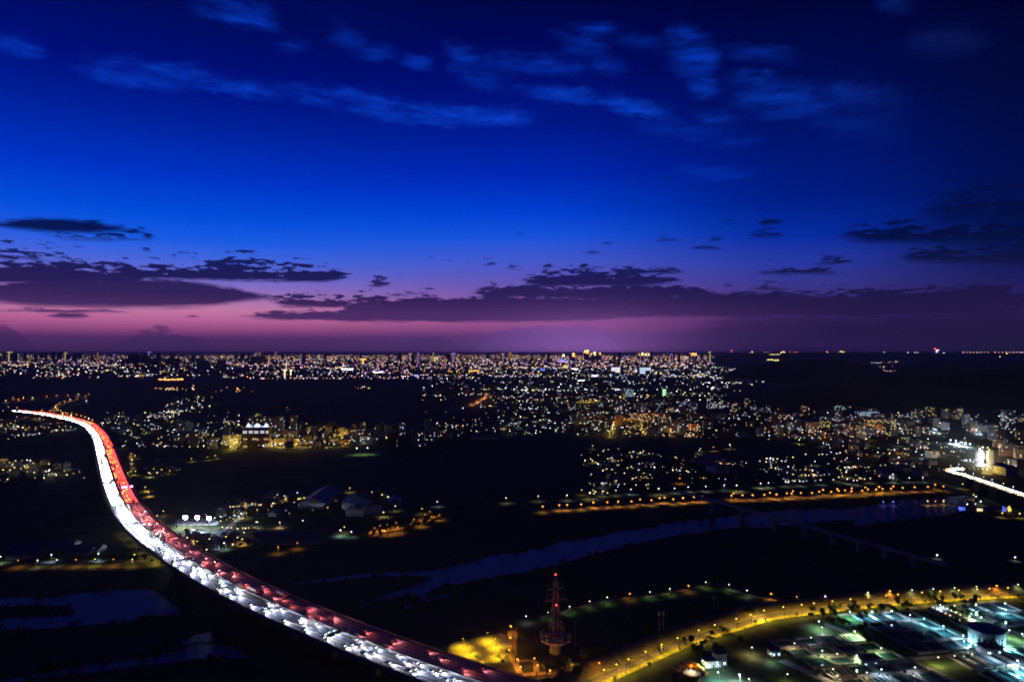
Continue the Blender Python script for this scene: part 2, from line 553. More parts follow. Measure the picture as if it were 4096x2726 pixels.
def nth(n):
    if n < 20:
        return _O[n]
    if n < 100:
        t = _T[n // 10]
        return (t[:-1] + 'ieth') if n % 10 == 0 else t + '-' + _O[n % 10]
    if n == 100:
        return 'hundredth'
    return 'hundred-and-' + nth(n - 100)


def inside(p, poly):
    x, y = p
    r = False
    j = len(poly) - 1
    for i in range(len(poly)):
        xi, yi = poly[i]
        xj, yj = poly[j]
        if (yi > y) != (yj > y) and x < (xj - xi) * (y - yi) / (yj - yi) + xi:
            r = not r
        j = i
    return r


def spline(pts, step):
    """Catmull-Rom through world points, resampled evenly"""
    P = [Vector(p) for p in pts]
    P = [P[0] * 2 - P[1]] + P + [P[-1] * 2 - P[-2]]
    out = []
    for i in range(1, len(P) - 2):
        for k in range(16):
            t = k / 16
            a, b, c, d = P[i - 1], P[i], P[i + 1], P[i + 2]
            out.append(0.5 * ((2 * b) + (c - a) * t + (2 * a - 5 * b + 4 * c - d) * t * t + (3 * b - 3 * c + d - a) * t ** 3))
    out.append(P[-2])
    res, acc = [out[0]], 0.0
    for a, b in zip(out, out[1:]):
        seg = (b - a).length
        while acc + seg >= step:
            r = (step - acc) / seg
            a = a + (b - a) * r
            res.append(a.copy())
            seg = (b - a).length
            acc = 0.0
        acc += seg
    return res


# ------------------------------------------------------------------ materials
M_ground = mat('ground_scrub', (0.034, 0.042, 0.020), 0.95, 0.65, 0.025, 0.1)
M_veg = mat('wood_foliage', (0.016, 0.030, 0.009), 0.9, 0.5, 0.05, 0.1)
M_leaf = mat('tree_leaf', (0.045, 0.085, 0.018), 0.8, 0.4, 0.4, 0.2)
M_bark = mat('bark', (0.06, 0.045, 0.03), 0.9, 0.3, 2.0)
M_grass = mat('mown_grass', (0.035, 0.062, 0.016), 0.95, 0.4, 0.15, 0.1)
M_asph = mat('asphalt', (0.055, 0.055, 0.058), 0.8, 0.25, 0.3)
M_conc = mat('concrete', (0.30, 0.29, 0.28), 0.85, 0.2, 0.3)
M_deckc = mat('deck_concrete', (0.17, 0.16, 0.16), 0.8, 0.2, 0.1)
M_lane = mat('road_surface', (0.15, 0.145, 0.15), 0.75, 0.2, 0.4)
M_white = mat('road_paint', (0.75, 0.75, 0.72), 0.7, 0.1, 1.0)
M_yell = mat('yellow_paint', (0.62, 0.42, 0.06), 0.7, 0.1, 1.0)
M_steel = mat('galvanised_steel', (0.33, 0.34, 0.36), 0.5, 0.15, 1.0, 0.5, 0.6)
M_dark = mat('dark_steel', (0.07, 0.07, 0.075), 0.6, 0.2, 1.0)
M_pathm = mat('path_gravel', (0.20, 0.15, 0.10), 0.95, 0.25, 0.5)
M_stone = mat('levee_stone', (0.17, 0.125, 0.085), 0.9, 0.45, 0.8, bump=0.6)
M_redp = mat('red_paint', (0.45, 0.05, 0.04), 0.6, 0.15, 1.0)
M_whitep = mat('white_paint', (0.72, 0.70, 0.68), 0.6, 0.1, 1.0)


def water_mat(name, base, rough, spec):
    m = mat(name, base, rough, 0.3, 0.01, spec)
    nt = m.node_tree
    b = nt.nodes['Principled BSDF']
    b.inputs['IOR'].default_value = 1.33
    g = nt.nodes.new('ShaderNodeNewGeometry')
    n = nt.nodes.new('ShaderNodeTexNoise')
    n.inputs['Scale'].default_value = 0.25
    n.inputs['Detail'].default_value = 3
    nt.links.new(g.outputs['Position'], n.inputs['Vector'])
    bp = nt.nodes.new('ShaderNodeBump')
    bp.inputs['Strength'].default_value = 0.06
    bp.inputs['Distance'].default_value = 1.0
    nt.links.new(n.outputs['Fac'], bp.inputs['Height'])
    nt.links.new(bp.outputs[0], b.inputs['Normal'])
    return m


M_water = water_mat('river_water', (0.060, 0.050, 0.040), 0.33, 0.20)

# ------------------------------------------------------------------ ground: one sheet to the horizon
rad = [0.0]
r = 60.0
while r < 90000:
    rad.append(r)
    r *= 1.18
nseg = 72
gv, gf = [], []
for i, r in enumerate(rad):
    for k in range(nseg):
        a = 2 * math.pi * k / nseg
        gv.append((r * math.cos(a), r * math.sin(a), 0.0))
for i in range(len(rad) - 1):
    for k in range(nseg):
        k2 = (k + 1) % nseg
        if i == 0:
            gf.append((k, (i + 1) * nseg + k, (i + 1) * nseg + k2, k2))
        else:
            gf.append((i * nseg + k, (i + 1) * nseg + k, (i + 1) * nseg + k2, i * nseg + k2))
np_mesh('ground', np.array(gv), np.array(gf), M_ground, 'structure')

# ------------------------------------------------------------------ the river and its side waters
RIVER_UP = [C6(300, 722), C6(500, 694), C6(800, 652), C6(1000, 622), C6(1300, 612), C6(1560, 600), C6(1650, 580), C6(1900, 522), C6(2100, 465), C6(2240, 455),
            C7(130, 455), C7(330, 405), C7(540, 345), C7(700, 330), C7(860, 308), C7(1000, 270), C7(1300, 235), C7(1380, 205), C7(1500, 185), C7(1840, 152), C7(2070, 122),
            C8(0, 118), C8(190, 95), C8(400, 76), C8(690, 70), C8(850, 68), C8(1000, 50), C8(1180, 22), C8(1400, -8), C8(1700, -30), C8(1900, -46)]
RIVER_DN = [C8(2000, -20), C8(1890, 20), C8(1800, 100), C8(1650, 130), C8(1450, 152), C8(1400, 165), C8(1130, 190), C8(1030, 215), C8(905, 215), C8(890, 182), C8(690, 172), C8(470, 205), C8(200, 226), C7(2356, 232),
            C7(2000, 240), C7(1800, 262), C7(1450, 312), C7(1250, 352), C7(950, 420), C7(750, 470), C7(500, 550), C7(300, 600), C7(150, 622),
            C6(2142, 640), C6(1900, 692), C6(1650, 726), C6(1580, 760), C6(1500, 850), C6(1420, 900), C6(1330, 935), C6(1325, 900), C6(1440, 880), C6(1480, 830), C6(1430, 808), C6(1320, 812), C6(1200, 845), C6(1060, 870), C6(945, 935), C6(945, 915), C6(1000, 880), C6(1180, 800), C6(1300, 762),
            C6(1440, 715), C6(1570, 660), C6(1450, 648), C6(1000, 660), C6(700, 690), C6(430, 716)]
LAGOON = [C5(-200, 855), C5(0, 850), C5(120, 830), C5(250, 836), C5(480, 830), C5(560, 808), C5(650, 797), C5(850, 775), C5(1100, 770), C5(1325, 764),
          C5(1400, 820), C5(1500, 900), C5(1612, 990), C5(1450, 980), C5(1290, 985), C5(1200, 1002), C5(1100, 1040), C5(1000, 1048), C5(850, 1062), C5(600, 1078), C5(300, 1104), C5(0, 1116), C5(-200, 1130),
          C5(-200, 1024), C5(0, 1020), C5(300, 1000), C5(560, 982), C5(640, 955), C5(650, 935), C5(560, 902), C5(300, 892), C5(0, 902), C5(-200, 905)]
BACKWATER = [C5(-100, 1590), C5(0, 1556), C5(300, 1490), C5(600, 1430), C5(1000, 1380), C5(1250, 1352), C5(1400, 1320), C5(1560, 1275), C5(1700, 1230), C5(1800, 1232), C5(1990, 1242), C5(2060, 1290), C5(2160, 1352),
             C5(1800, 1340), C5(1500, 1382), C5(1250, 1412), C5(900, 1462), C5(600, 1490), C5(400, 1520), C5(180, 1590)]
POOL = [C5(1420, 1240), C5(1560, 1195), C5(1700, 1150), C5(1800, 1125), C5(1850, 1165), C5(1890, 1192), C5(1750, 1210), C5(1620, 1232)]
SLIVER = [C5(250, 800), C5(330, 796), C5(400, 808), C5(390, 820), C5(300, 825)]
SLIP2 = [C6(1480, 850), C6(1600, 815), C6(1800, 775), C6(1820, 790), C6(1640, 830), C6(1520, 868)]
WPOLY = []


def rough_edge(poly, z):
    """survey polygon -> world polygon with an uneven, silted edge"""
    W_ = [at(*p, z) for p in poly]
    out = []
    for a, b in zip(W_, W_[1:] + W_[:1]):
        L = (b - a).length
        n = max(1, int(L / 9))
        nrm = Vector((-(b - a).y, (b - a).x, 0)).normalized()
        for k in range(n):
            j = random.gauss(0, 1.3) if k else 0
            out.append(a + (b - a) * (k / n) + nrm * j)
    return out


for nm, poly in (('river_water', RIVER_UP + RIVER_DN), ('lagoon_water', LAGOON), ('backwater', BACKWATER), ('pool_water', POOL), ('creek_water', SLIP2)):
    wp = rough_edge(poly, 0.25)
    WPOLY.append([(p.x, p.y) for p in wp])
    b_ = MB()
    b_.face(wp)
    o = b_.build(nm, M_water, None, 'structure')
    # ear-clip the sheet so that it renders as drawn
    import bmesh
    bm = bmesh.new()
    bm.from_mesh(o.data)
    bmesh.ops.triangulate(bm, faces=bm.faces[:], quad_method='BEAUTY', ngon_method='EAR_CLIP')
    bmesh.ops.recalc_face_normals(bm, faces=bm.faces[:])
    for f in bm.faces:
        if f.normal.z < 0:
            f.normal_flip()
    bm.to_mesh(o.data)
    bm.free()


def wet(x, y):
    return any(inside((x, y), p) for p in WPOLY)


# ------------------------------------------------------------------ hills
def hill(name, prof, d_base, d_ridge, d_far, jag, step=14):
    """prof: skyline in the photo; built as a ridge standing d_ridge metres out"""
    xs = [p[0] for p in prof]
    n = int((xs[-1] - xs[0]) / step)
    rows = []
    dist = [d_base, d_base + (d_ridge - d_base) * 0.35, d_base + (d_ridge - d_base) * 0.7, d_ridge, d_ridge + (d_far - d_ridge) * 0.5, d_far]
    prf = [-0.02, 0.5, 0.86, 1.0, 0.6, -0.02]
    V_, F_ = [], []
    for i in range(n + 1):
        px = xs[0] + (xs[-1] - xs[0]) * i / n
        py = np.interp(px, xs, [p[1] for p in prof])
        a = math.atan2(px - 2048, FOC)
        y_at = CAM_H - (py - 1410) / FOC * d_ridge      # height that stands at that skyline
        for d, k in zip(dist, prf):
            hgt = max(y_at, 0) * k + (random.gauss(0, jag) if 0 < k else 0)
            if 0.4 < k < 0.98:
                hgt *= random.uniform(0.93, 1.03)
            V_.append((math.tan(a) * d, d, hgt))
    m = len(dist)
    for i in range(n):
        for j in range(m - 1):
            F_.append((i * m + j, (i + 1) * m + j, (i + 1) * m + j + 1, i * m + j + 1))
    return np_mesh(name, np.array(V_), np.array(F_), M_veg, 'structure')


hill('wooded_hill', [C4(-150, 600), C4(100, 565), C4(300, 520), C4(600, 470), C4(900, 440), C4(1150, 412), C4(1400, 388), C4(1700, 412), C4(1800, 392), C4(2100, 375), C4(2356, 368), C4(2800, 340), C4(3400, 420)], 2650, 3300, 3900, 2.6, 9)
hill('middle_hill', [C4(-260, 445), C4(-120, 380), C4(-20, 345), C4(200, 312), C4(500, 295), C4(800, 303), C4(950, 320), C4(1080, 350), C4(1240, 430)], 4900, 6200, 7600, 3.0, 9)
hill('far_hill', [C3(1800, 292), C3(1900, 255), C3(2000, 236), C3(2150, 240), C4(60, 236), C4(400, 231), C4(900, 234), C4(1500, 234), C4(2356, 236), C4(3200, 232)], 15500, 17500, 21000, 6.0, 12)
hill('east_hill', [C4(1120, 382), C4(1280, 335), C4(1500, 308), C4(1800, 300), C4(2100, 300), C4(2400, 296), C4(3200, 290)], 7600, 8600, 10500, 4.0, 12)

# low woods and scrub: leafy tufts, one mass
def tufts(name, pts, size, per, mats=None):
    pts = np.asarray(pts, dtype=float)
    n = len(pts)
    if n == 0:
        return
    sz = np.asarray(size) if np.ndim(size) else np.full(n, size)
    c = np.repeat(pts, per, 0)
    s = np.repeat(sz, per)
    N = n * per
    off = RNG.normal(0, 0.55, (N, 3)) * s[:, None]
    off[:, 2] = np.abs(off[:, 2]) * 0.9 + 0.15 * s
    c = c + off
    u = RNG.normal(0, 1, (N, 3))
    u /= np.linalg.norm(u, axis=1)[:, None]
    w = np.cross(u, RNG.normal(0, 1, (N, 3)))
    w /= np.linalg.norm(w, axis=1)[:, None]
    k = (0.5 * s * RNG.uniform(0.5, 1.0, N))[:, None]
    V_ = np.stack([c + u * k, c + w * k, c - u * k, c - w * k], 1).reshape(-1, 3)
    V_[:, 2] = np.maximum(V_[:, 2], 0.05)
    F_ = np.arange(N * 4).reshape(-1, 4)
    return np_mesh(name, V_, F_, mats or M_veg, 'stuff')


edge = []
for poly in WPOLY:
    for (x0, y0), (x1, y1) in zip(poly, poly[1:] + poly[:1]):
        L = math.hypot(x1 - x0, y1 - y0)
        for k in range(max(1, int(L / 3.2))):
            t = random.random()
            nx, ny = (y1 - y0) / L, -(x1 - x0) / L
            q = random.gauss(0, 5)
            x, y = x0 + (x1 - x0) * t + nx * q, y0 + (y1 - y0) * t + ny * q
            if not wet(x, y):
                edge.append((x, y, 0))
tufts('bank_vegetation', edge, np.array([random.uniform(1.2, 4.2) for _ in edge]), 9)

# ------------------------------------------------------------------ elevated highway
DECK = 13.0
MED = [C1(-260, 660), C1(0, 704), C1(140, 732), C1(300, 748), C1(430, 766), C1(620, 806), C1(750, 848), C1(830, 915), C1(877, 995), C1(907, 1095), C1(942, 1210), C1(987, 1345), C1(1055, 1499),
       C5(1140, 122), C5(1230, 222), C5(1400, 355), C5(1600, 492), C5(1800, 615), C5(2000, 722), C5(2200, 818), C6(300, 930), C6(600, 1055), C6(900, 1172), C6(1200, 1288), C6(1500, 1398), C6(1800, 1500), C6(2050, 1585), C6(2400, 1700), C6(2900, 1850)]
cl = spline([at(*p, DECK) for p in MED], 6.0)
for _ in range(40):
    cl = [cl[0]] + [(a + b * 2 + c) / 4 for a, b, c in zip(cl, cl[1:], cl[2:])] + [cl[-1]]
cl = spline(cl, 5.0)
NCL = len(cl)
TAN = [(cl[min(i + 1, NCL - 1)] - cl[max(i - 1, 0)]).normalized() for i in range(NCL)]
# the line runs from the far interchange towards the bottom of the picture; -n is our (white) side
NRM = [Vector((-t.y, t.x, 0)) for t in TAN]


def on_deck(s, off, z=0.0):
    """s metres along the line from its far end, off metres across (negative: near carriageway)"""
    i = min(max(s / 5.0, 0), NCL - 1.001)
    k, f = int(i), i - int(i)
    return cl[k].lerp(cl[k + 1], f) + NRM[k].lerp(NRM[k + 1], f) * off + Vector((0, 0, z)), TAN[k].lerp(TAN[k + 1], f)


def strip(o0, o1, z0, z1=None):
    """band along the whole highway between offsets o0 and o1; z1: closed box section"""
    b = MB()
    n = NCL
    if z1 is None:
        P = [cl[i] + NRM[i] * o + Vector((0, 0, z0)) for o in (o0, o1) for i in range(n)]
        b.poly_faces(P, [(i, i + 1, n + i + 1, n + i) for i in range(n - 1)])
    else:
        P = [cl[i] + NRM[i] * o + Vector((0, 0, z)) for o, z in ((o0, z0), (o1, z0), (o1, z1), (o0, z1)) for i in range(n)]
        f = []
        for k in range(4):
            k2 = (k + 1) % 4
            f += [(k * n + i, k * n + i + 1, k2 * n + i + 1, k2 * n + i) for i in range(n - 1)]
        b.poly_faces(P, f)
    return b


HW = thing('elevated_highway', 'long curving elevated highway carrying two wide carriageways over the river', 'highway', (0, 0, 0), kind='structure')
strip(-20.2, 20.2, -2.2, -0.05).build('deck', M_deckc, HW)
sfc = strip(-18.6, -0.9, 0.0).build('carriageway', M_lane, HW)
sfc = strip(0.9, 18.6, 0.0).build('carriageway', M_lane, HW)
for o0, o1 in ((-20.1, -19.6), (19.6, 20.1)):
    strip(o0, o1, -0.1, 1.05).build('parapet', M_deckc, HW)
strip(-0.35, 0.35, -0.1, 0.95).build('median_barrier', M_conc, HW)
LANES = [3.2, 6.85, 10.5, 14.15]
for sgn in (-1, 1):  # real lines, drawn solid and widened so the paint imitates light streaks
    for o in (1.35, 16.1):
        strip(sgn * o - 0.2, sgn * o + 0.2, 0.012).build('edge_line', M_white if o > 2 else M_yell, HW)
    for o in (5.02, 8.67, 12.32):
        strip(sgn * o - 0.2, sgn * o + 0.2, 0.012).build('lane_line_streak', M_white, HW)
for i in range(6, NCL - 8, 9):
    for off in (-10.5, 10.5):
        p = cl[i] + NRM[i] * off
        b = MB()
        ro = math.atan2(TAN[i].y, TAN[i].x)
        b.box(p.x, p.y, 0, 2.2, 4.2, DECK - 3.6, ro)
        b.box(p.x, p.y, DECK - 3.6, 2.4, 16.5, 1.38, ro)
        b.build('pier', M_deckc, HW)

# sign gantries
E_gsign = emit('gantry_sign_glow', (0.75, 0.25, 1.0), 5.0)
E_sgreen = mat('sign_green', (0.02, 0.14, 0.07), 0.5)


def s_of(px, py):
    p = at(px, py, DECK)
    i = min(range(NCL), key=lambda k: (cl[k] - p).length)
    return i * 5.0


def gantry(s_, o0, o1, label, sign=None, h=6.6, heavy=False, m=None):
    a, t = on_deck(s_, o0)
    g = thing('sign_gantry', label, 'gantry', a, math.atan2(t.y, t.x), 'gantries over the highway')
    w = o1 - o0
    for y in (0, w):
        b = MB()
        b.box(0, y, -0.2, 0.5, 0.5, h + 0.2)
        b.build('post', m or M_steel, g)
    b = MB()
    for dx, dz in ((-0.5, 0), (0.5, 0), (-0.5, 1.1), (0.5, 1.1)):
        b.tube((dx, 0, h + dz - 1.1), (dx, w, h + dz - 1.1), 0.13, n=5)
    k = 0
    y = 0.0
    while y < w - 1.4:
        b.tube((-0.5, y, h - 1.1), (-0.5, y + 1.5, h), 0.07, n=4)
        b.tube((0.5, y, h), (0.5, y + 1.5, h - 1.1), 0.07, n=4)
        b.tube((-0.5, y, h), (0.5, y, h), 0.07, n=4)
        y += 1.5
    b.build('truss', m or M_steel, g)
    for (y0, y1, kind) in sign or []:
        b = MB()
        b.box(0.75, (y0 + y1) / 2, h - 1.9, 0.25, y1 - y0, 2.6)
        b.build('sign_panel', E_gsign if kind == 'lit' else E_sgreen, g)
    return g


gantry(s_of(*C1(925, 1382)), -20.6, -1.0, 'dark truss gantry silhouetted across the white-lit carriageway', [(3, 7, ''), (9, 14, '')], m=M_dark)
gantry(s_of(*C1(1050, 1362)), 1.0, 20.6, 'dark truss gantry across the red-lit carriageway before the purple sign', [(4, 9, '')], m=M_dark)
gantry(s_of(*C1(1080, 1420)), 1.0, 20.6, 'gantry with glowing purple sign over the red-lit carriageway', [(2, 9.5, 'lit'), (13, 16.5, 'lit')], m=M_dark)
gantry(s_of(*C5(1160, 238)), -20.6, -1.0, 'slim pale gantry over the near carriageway above the floodlit yard', None, 6.0)
gantry(s_of(*C5(1290, 352)), -20.6, -1.0, 'slim pale gantry over the near carriageway opposite the yellow-lit bank', None, 6.0)
gantry(s_of(*C5(1560, 552)), -20.6, -1.0, 'slim pale gantry over the near carriageway where the bank road ends', None, 6.0)
gantry(s_of(*C5(1930, 790)), -20.6, -1.0, 'slim pale gantry over the near carriageway beside the lagoon', None, 6.0)
gantry(s_of(*C6(760, 1195)), -20.6, -1.0, 'heavy dark gantry with square sign boards over the near carriageway', [(1.5, 6, ''), (8, 12, ''), (13.5, 17, '')], 7.0, m=M_dark)

# ------------------------------------------------------------------ traffic, standing as in a slow queue
E_head = emit('headlamp', (0.95, 0.98, 1.0), 8.0, True)
E_headc = emit('headlamp_cool', (0.70, 0.84, 1.0), 8.0, True)
E_tail = emit('tail_lamp', (1.0, 0.03, 0.02), 34.0, True)
E_tailo = emit('indicator_lamp', (1.0, 0.22, 0.02), 34.0, True)
E_tailn = emit('tail_lamp_dim', (1.0, 0.10, 0.09), 2.0, True)
E_bus = emit('coach_streak_light', (0.66, 0.78, 1.0), 2.2, True)  # coach side strips, added to draw the lanes into light streaks
E_bus2 = emit('coach_streak_lilac', (0.80, 0.62, 1.0), 1.7, True)
E_busr = emit('coach_streak_dim', (1.0, 0.35, 0.30), 0.22, True)
M_glass = mat('car_glass', (0.012, 0.014, 0.018), 0.1, 0.1, 1.0, 0.5)
M_tyre = mat('tyre', (0.02, 0.02, 0.02), 0.9, 0.1, 1.0)
PAINT = [mat('car_paint_' + n, c, 0.35, 0.05, 1.0, 0.5) for n, c in (('white', (.7, .7, .7)), ('silver', (.45, .46, .48)), ('black', (.02, .02, .022)), ('blue', (.03, .06, .2)), ('red', (.3, .02, .02)))]


def car_proto(paint, rear, em):
    """car pointing along +x; rear: tail lamps lit (far carriageway), else head lamps"""
    t = bpy.data.objects.new('car', None)
    b = MB()
    prof = [(-2.15, 0.45), (-2.15, 0.95), (-1.55, 1.02), (-1.2, 1.48), (0.35, 1.5), (1.05, 1.0), (2.0, 0.85), (2.15, 0.6), (2.15, 0.4)]
    n = len(prof)
    pts = []
    for y in (-0.88, 0.88):
        for x, z in prof:
            k = 0.80 if z > 1.2 else 1.0
            pts.append((x, y * k, z))
    b.poly_faces(pts, [tuple(range(n)), tuple(reversed(range(n, 2 * n)))] + [(i, n + i, n + (i + 1) % n, (i + 1) % n) for i in range(n)])
    parts = [('body', b.mesh('car_body', paint))]
    g = MB()
    for y in (-1, 1):
        g.face([(-1.2, y * 0.86, 1.06), (0.8, y * 0.86, 1.06), (0.3, y * 0.735, 1.44), (-1.05, y * 0.735, 1.44)])
    g.face([(1.02, -0.72, 1.06), (1.02, 0.72, 1.06), (0.42, 0.66, 1.49), (0.42, -0.66, 1.49)])
    g.face([(-1.54, -0.72, 1.08), (-1.54, 0.72, 1.08), (-1.26, 0.66, 1.46), (-1.26, -0.66, 1.46)])
    parts.append(('window', g.mesh('car_window', M_glass)))
    w = MB()
    w.tube((0, -0.11, 0), (0, 0.11, 0), 0.33, n=8)
    wm = w.mesh('car_wheel', M_tyre)
    l = MB()
    if rear:
        l.box(-2.2, 0, 0.62, 0.08, 0.42, 0.34)
    else:
        l.box(2.2, 0, 0.5, 0.10, 0.44, 0.34)
    lm = l.mesh('car_lamp', em)
    return parts, wm, lm, ('tail_light' if rear else 'headlight')


BEAM = {}


def beam(parent, rear, at_=None, rot=0.0):
    """the light a vehicle throws on the road: dipped beams ahead, or the red wash behind"""
    key = (rear, random.random() < 0.4)
    if key not in BEAM:
        d = bpy.data.lights.new('tail_wash' if rear else 'dipped_beam', 'SPOT')
        d.color = ((1.0, 0.16, 0.15) if key[1] else (1.0, 0.24, 0.26)) if rear else ((0.86, 0.86, 1.0) if key[1] else (0.60, 0.70, 1.0))
        d.energy = 6500 if rear else 38000
        d.spot_size = math.radians(84 if rear else 64)
        d.spot_blend = 1.0
        d.shadow_soft_size = 0.25
        BEAM[key] = d
    l = bpy.data.objects.new('beam', BEAM[key])
    COL.objects.link(l)
    l.parent = parent
    if rear:
        l.location = (-2.45, 0, 1.0) if at_ is None else at_
        l.rotation_euler = (0, math.radians(80), rot)
    else:
        l.location = (2.4, 0, 0.9) if at_ is None else at_
        l.rotation_euler = (0, math.radians(-84), rot)
    return l


def put_car(p, loc, rot, label, group):
    parts, wm, lm, ln = p
    t = thing('car', label, 'car', loc, rot, group)
    for nm, me in parts:
        put(nm, me, t)
    for x in (-1.35, 1.35):
        for y in (-0.8, 0.8):
            put('wheel', wm, t, None, (x, y, 0.33))
    for y in (-0.62, 0.62):
        put(ln, lm, t, None, (0, y, 0))
    beam(t, ln == 'tail_light')
    return t


def bus_proto(paint, glow, rear, em, L=11.5):
    b = MB()
    b.box(0, 0, 0.4, L, 2.5, 2.9)
    bm_ = b.mesh('coach_body', paint)
    g = MB()
    for y in (-1.27, 1.27):
        g.box(0, y, 1.75, L - 1.2, 0.05, 1.0)
    gm = g.mesh('coach_streak_strip', glow)
    l = MB()
    l.box(-L / 2 - 0.04 if rear else L / 2 + 0.05, 0, 0.6, 0.09, 0.5, 0.4)
    lm = l.mesh('coach_lamp', em)
    w = MB()
    w.tube((0, -0.15, 0), (0, 0.15, 0), 0.5, n=8)
    return bm_, gm, lm, w.mesh('coach_wheel', M_tyre), ('tail_light' if rear else 'headlight')


def put_bus(p, loc, rot, label, group):
    t = thing('coach', label, 'coach', loc, rot, group)
    put('body', p[0], t)
    put('window', p[1], t)  # added glowing side strips imitating streaks of light
    for x in (-3.6, 3.6):
        for y in (-1.15, 1.15):
            put('wheel', p[3], t, None, (x, y, 0.5))
    for y in (-0.9, 0.9):
        put(p[4], p[2], t, None, (0, y, 0))
    return t


CW = [car_proto(p, False, e) for p in PAINT[:2] for e in (E_head, E_headc)]
CR = [car_proto(p, True, e) for p in PAINT for e in (E_tailn,)]
BW = [bus_proto(PAINT[0], e, False, E_headc) for e in (E_bus, E_bus2)]
BR = [bus_proto(PAINT[1], E_busr, True, E_tailn)]

S_END = s_of(*C6(2000, 1560))
S_TOP = s_of(*C1(150, 732))
S_NEAR = s_of(*C5(1330, 440))
cars = []                              # (s, offset, type, white?)
LN = ['inner', 'second', 'third', 'outer']
for li, o in enumerate(LANES):
    s_ = S_TOP + random.uniform(0, 6)
    while s_ < S_END + 30:             # oncoming side: head lamps towards us
        bus = random.random() < (0.02 if s_ > S_NEAR else 0.05)
        cars.append((s_, -o + random.uniform(-.25, .25), 'bus' if bus else 'car', True, li))
        s_ += (12.6 if bus else 4.62) + (12.0 + random.expovariate(1 / 12.0) if s_ > S_NEAR else 3.2 + random.expovariate(1 / 1.2))
    s_ = S_TOP + random.uniform(0, 6)
    while s_ < S_END + 60:
        bus = random.random() < 0.05
        cars.append((s_, o + random.uniform(-.25, .25), 'bus' if bus else 'car', False, li))
        far = s_ < s_of(*C5(1440, 330))
        s_ += (13.6 if bus else 6.6) + (2.5 if far else 18.0) + random.expovariate(1 / (1.0 if far else 24.0))
cars.sort(key=lambda c: -c[0])
near_c, far_c = [], []
nc = nb = 0
for c in cars:
    if c[2] == 'car' and nc < 300:
        nc += 1
        near_c.append(c)
    elif c[2] == 'bus' and nb < 260:
        nb += 1
        near_c.append(c)
    else:
        far_c.append(c)
for s_, off, ty, wh, li in near_c:
    p, t = on_deck(s_, off, 0.015)
    rot = math.atan2(t.y, t.x) + (0 if wh else math.pi)
    if ty == 'car':
        if wh:
            put_car(random.choice(CW), p, rot, f'car with white headlights on in the {LN[li]} lane of the white-lit carriageway', f'headlights streaming along the {LN[li]} lane of the white-lit carriageway')
        else:
            put_car(random.choice(CR), p, rot, f'car with red tail lights on in the {LN[li]} lane of the red-lit carriageway', f'tail lights along the {LN[li]} lane of the red-lit carriageway')
    elif wh:
        put_bus(random.choice(BW), p, rot, f'coach with bright strips added as light streaks in the {LN[li]} lane of the white-lit carriageway', f'lit coaches in the {LN[li]} lane of the white-lit carriageway')
    else:
        put_bus(BR[0], p, rot, f'coach with dim strips added as light streaks in the {LN[li]} lane of the red-lit carriageway', f'dim coaches in the {LN[li]} lane of the red-lit carriageway')
# the rest of the queue, too far to pick apart
ft = MB()
E_headf = emit('headlamp_far', (0.95, 0.97, 1.0), 70.0, True)
for s_, off, ty, wh, li in far_c:
    p, t = on_deck(s_, off, 0.015)
    rot = math.atan2(t.y, t.x)
    L, Wd, H = (11.5, 2.5, 3.2) if ty == 'bus' else (4.3, 1.75, 1.45)
    ft.cur = 0
    ft.box(p.x, p.y, p.z + 0.25, L, Wd, H - 0.25, rot, 0.88)
    n_ = Vector((-t.y, t.x, 0))
    ft.cur = (4 if wh else 5) if s_ > S_NEAR else 1 if wh else (2 if random.random() < 0.8 or li > 2 else 3)
    for k in (-0.36, 0.36):
        q = p + t * ((L / 2 + 0.1)) + n_ * (k * Wd) + Vector((0, 0, 0.7))
        if wh:
            ft.box(q.x, q.y, q.z - 0.25, 0.12, 0.62, 0.55, rot)
        else:
            ft.box(q.x, q.y, q.z - 0.25, 0.12, 0.62, 0.55, rot)
fo = ft.build('distant_traffic', [PAINT[0], E_headf, E_tail, E_tailo, E_head, E_tailn], None, 'stuff')
for s_, off, ty, wh, li in far_c:
    if s_ > S_NEAR - 60:
        p, t = on_deck(s_, off, 0.015)
        rot = math.atan2(t.y, t.x)
        q = p + t * 2.5 + Vector((0, 0, 0.95))
        beam(fo, not wh, q, rot if wh else rot + math.pi)
fo['label'] = 'queue of distant vehicles with lights on along the far highway'

# ------------------------------------------------------------------ lamps
LCOL = {'amber': (1.0, 0.57, 0.010), 'orange': (1.0, 0.36, 0.04), 'yellow': (1.0, 0.68, 0.10), 'warm': (1.0, 0.74, 0.38), 'white': (0.95, 0.97, 1.0), 'cool': (0.55, 0.78, 1.0), 'cyan': (0.30, 0.82, 1.0), 'green': (0.72, 1.0, 0.45),
        'red': (1.0, 0.02, 0.02), 'blue': (0.08, 0.16, 1.0), 'violet': (0.7, 0.25, 1.0), 'pink': (1.0, 0.5, 0.62)}
LNAME = {'amber': 'amber', 'orange': 'orange', 'yellow': 'yellow', 'warm': 'warm white', 'white': 'white', 'cool': 'bluish white', 'cyan': 'cyan', 'green': 'greenish white', 'red': 'red', 'blue': 'blue', 'violet': 'violet', 'pink': 'pink'}
BULB = {'orange': ((1.0, 0.34, 0.03), 3.4), 'yellow': ((1.0, 0.70, 0.10), 5.0), 'warm': ((1.0, 0.78, 0.45), 6.0), 'white': ((0.95, 0.97, 1.0), 7.0), 'cool': ((0.62, 0.82, 1.0), 8.0), 'cyan': ((0.4, 0.86, 1.0), 8.0), 'green': ((0.80, 1.0, 0.55), 6.0)}
E_bulb = {k: emit('bulb_' + k, *BULB.get(k, (c, 6.0))) for k, c in LCOL.items()}
_lm = {}


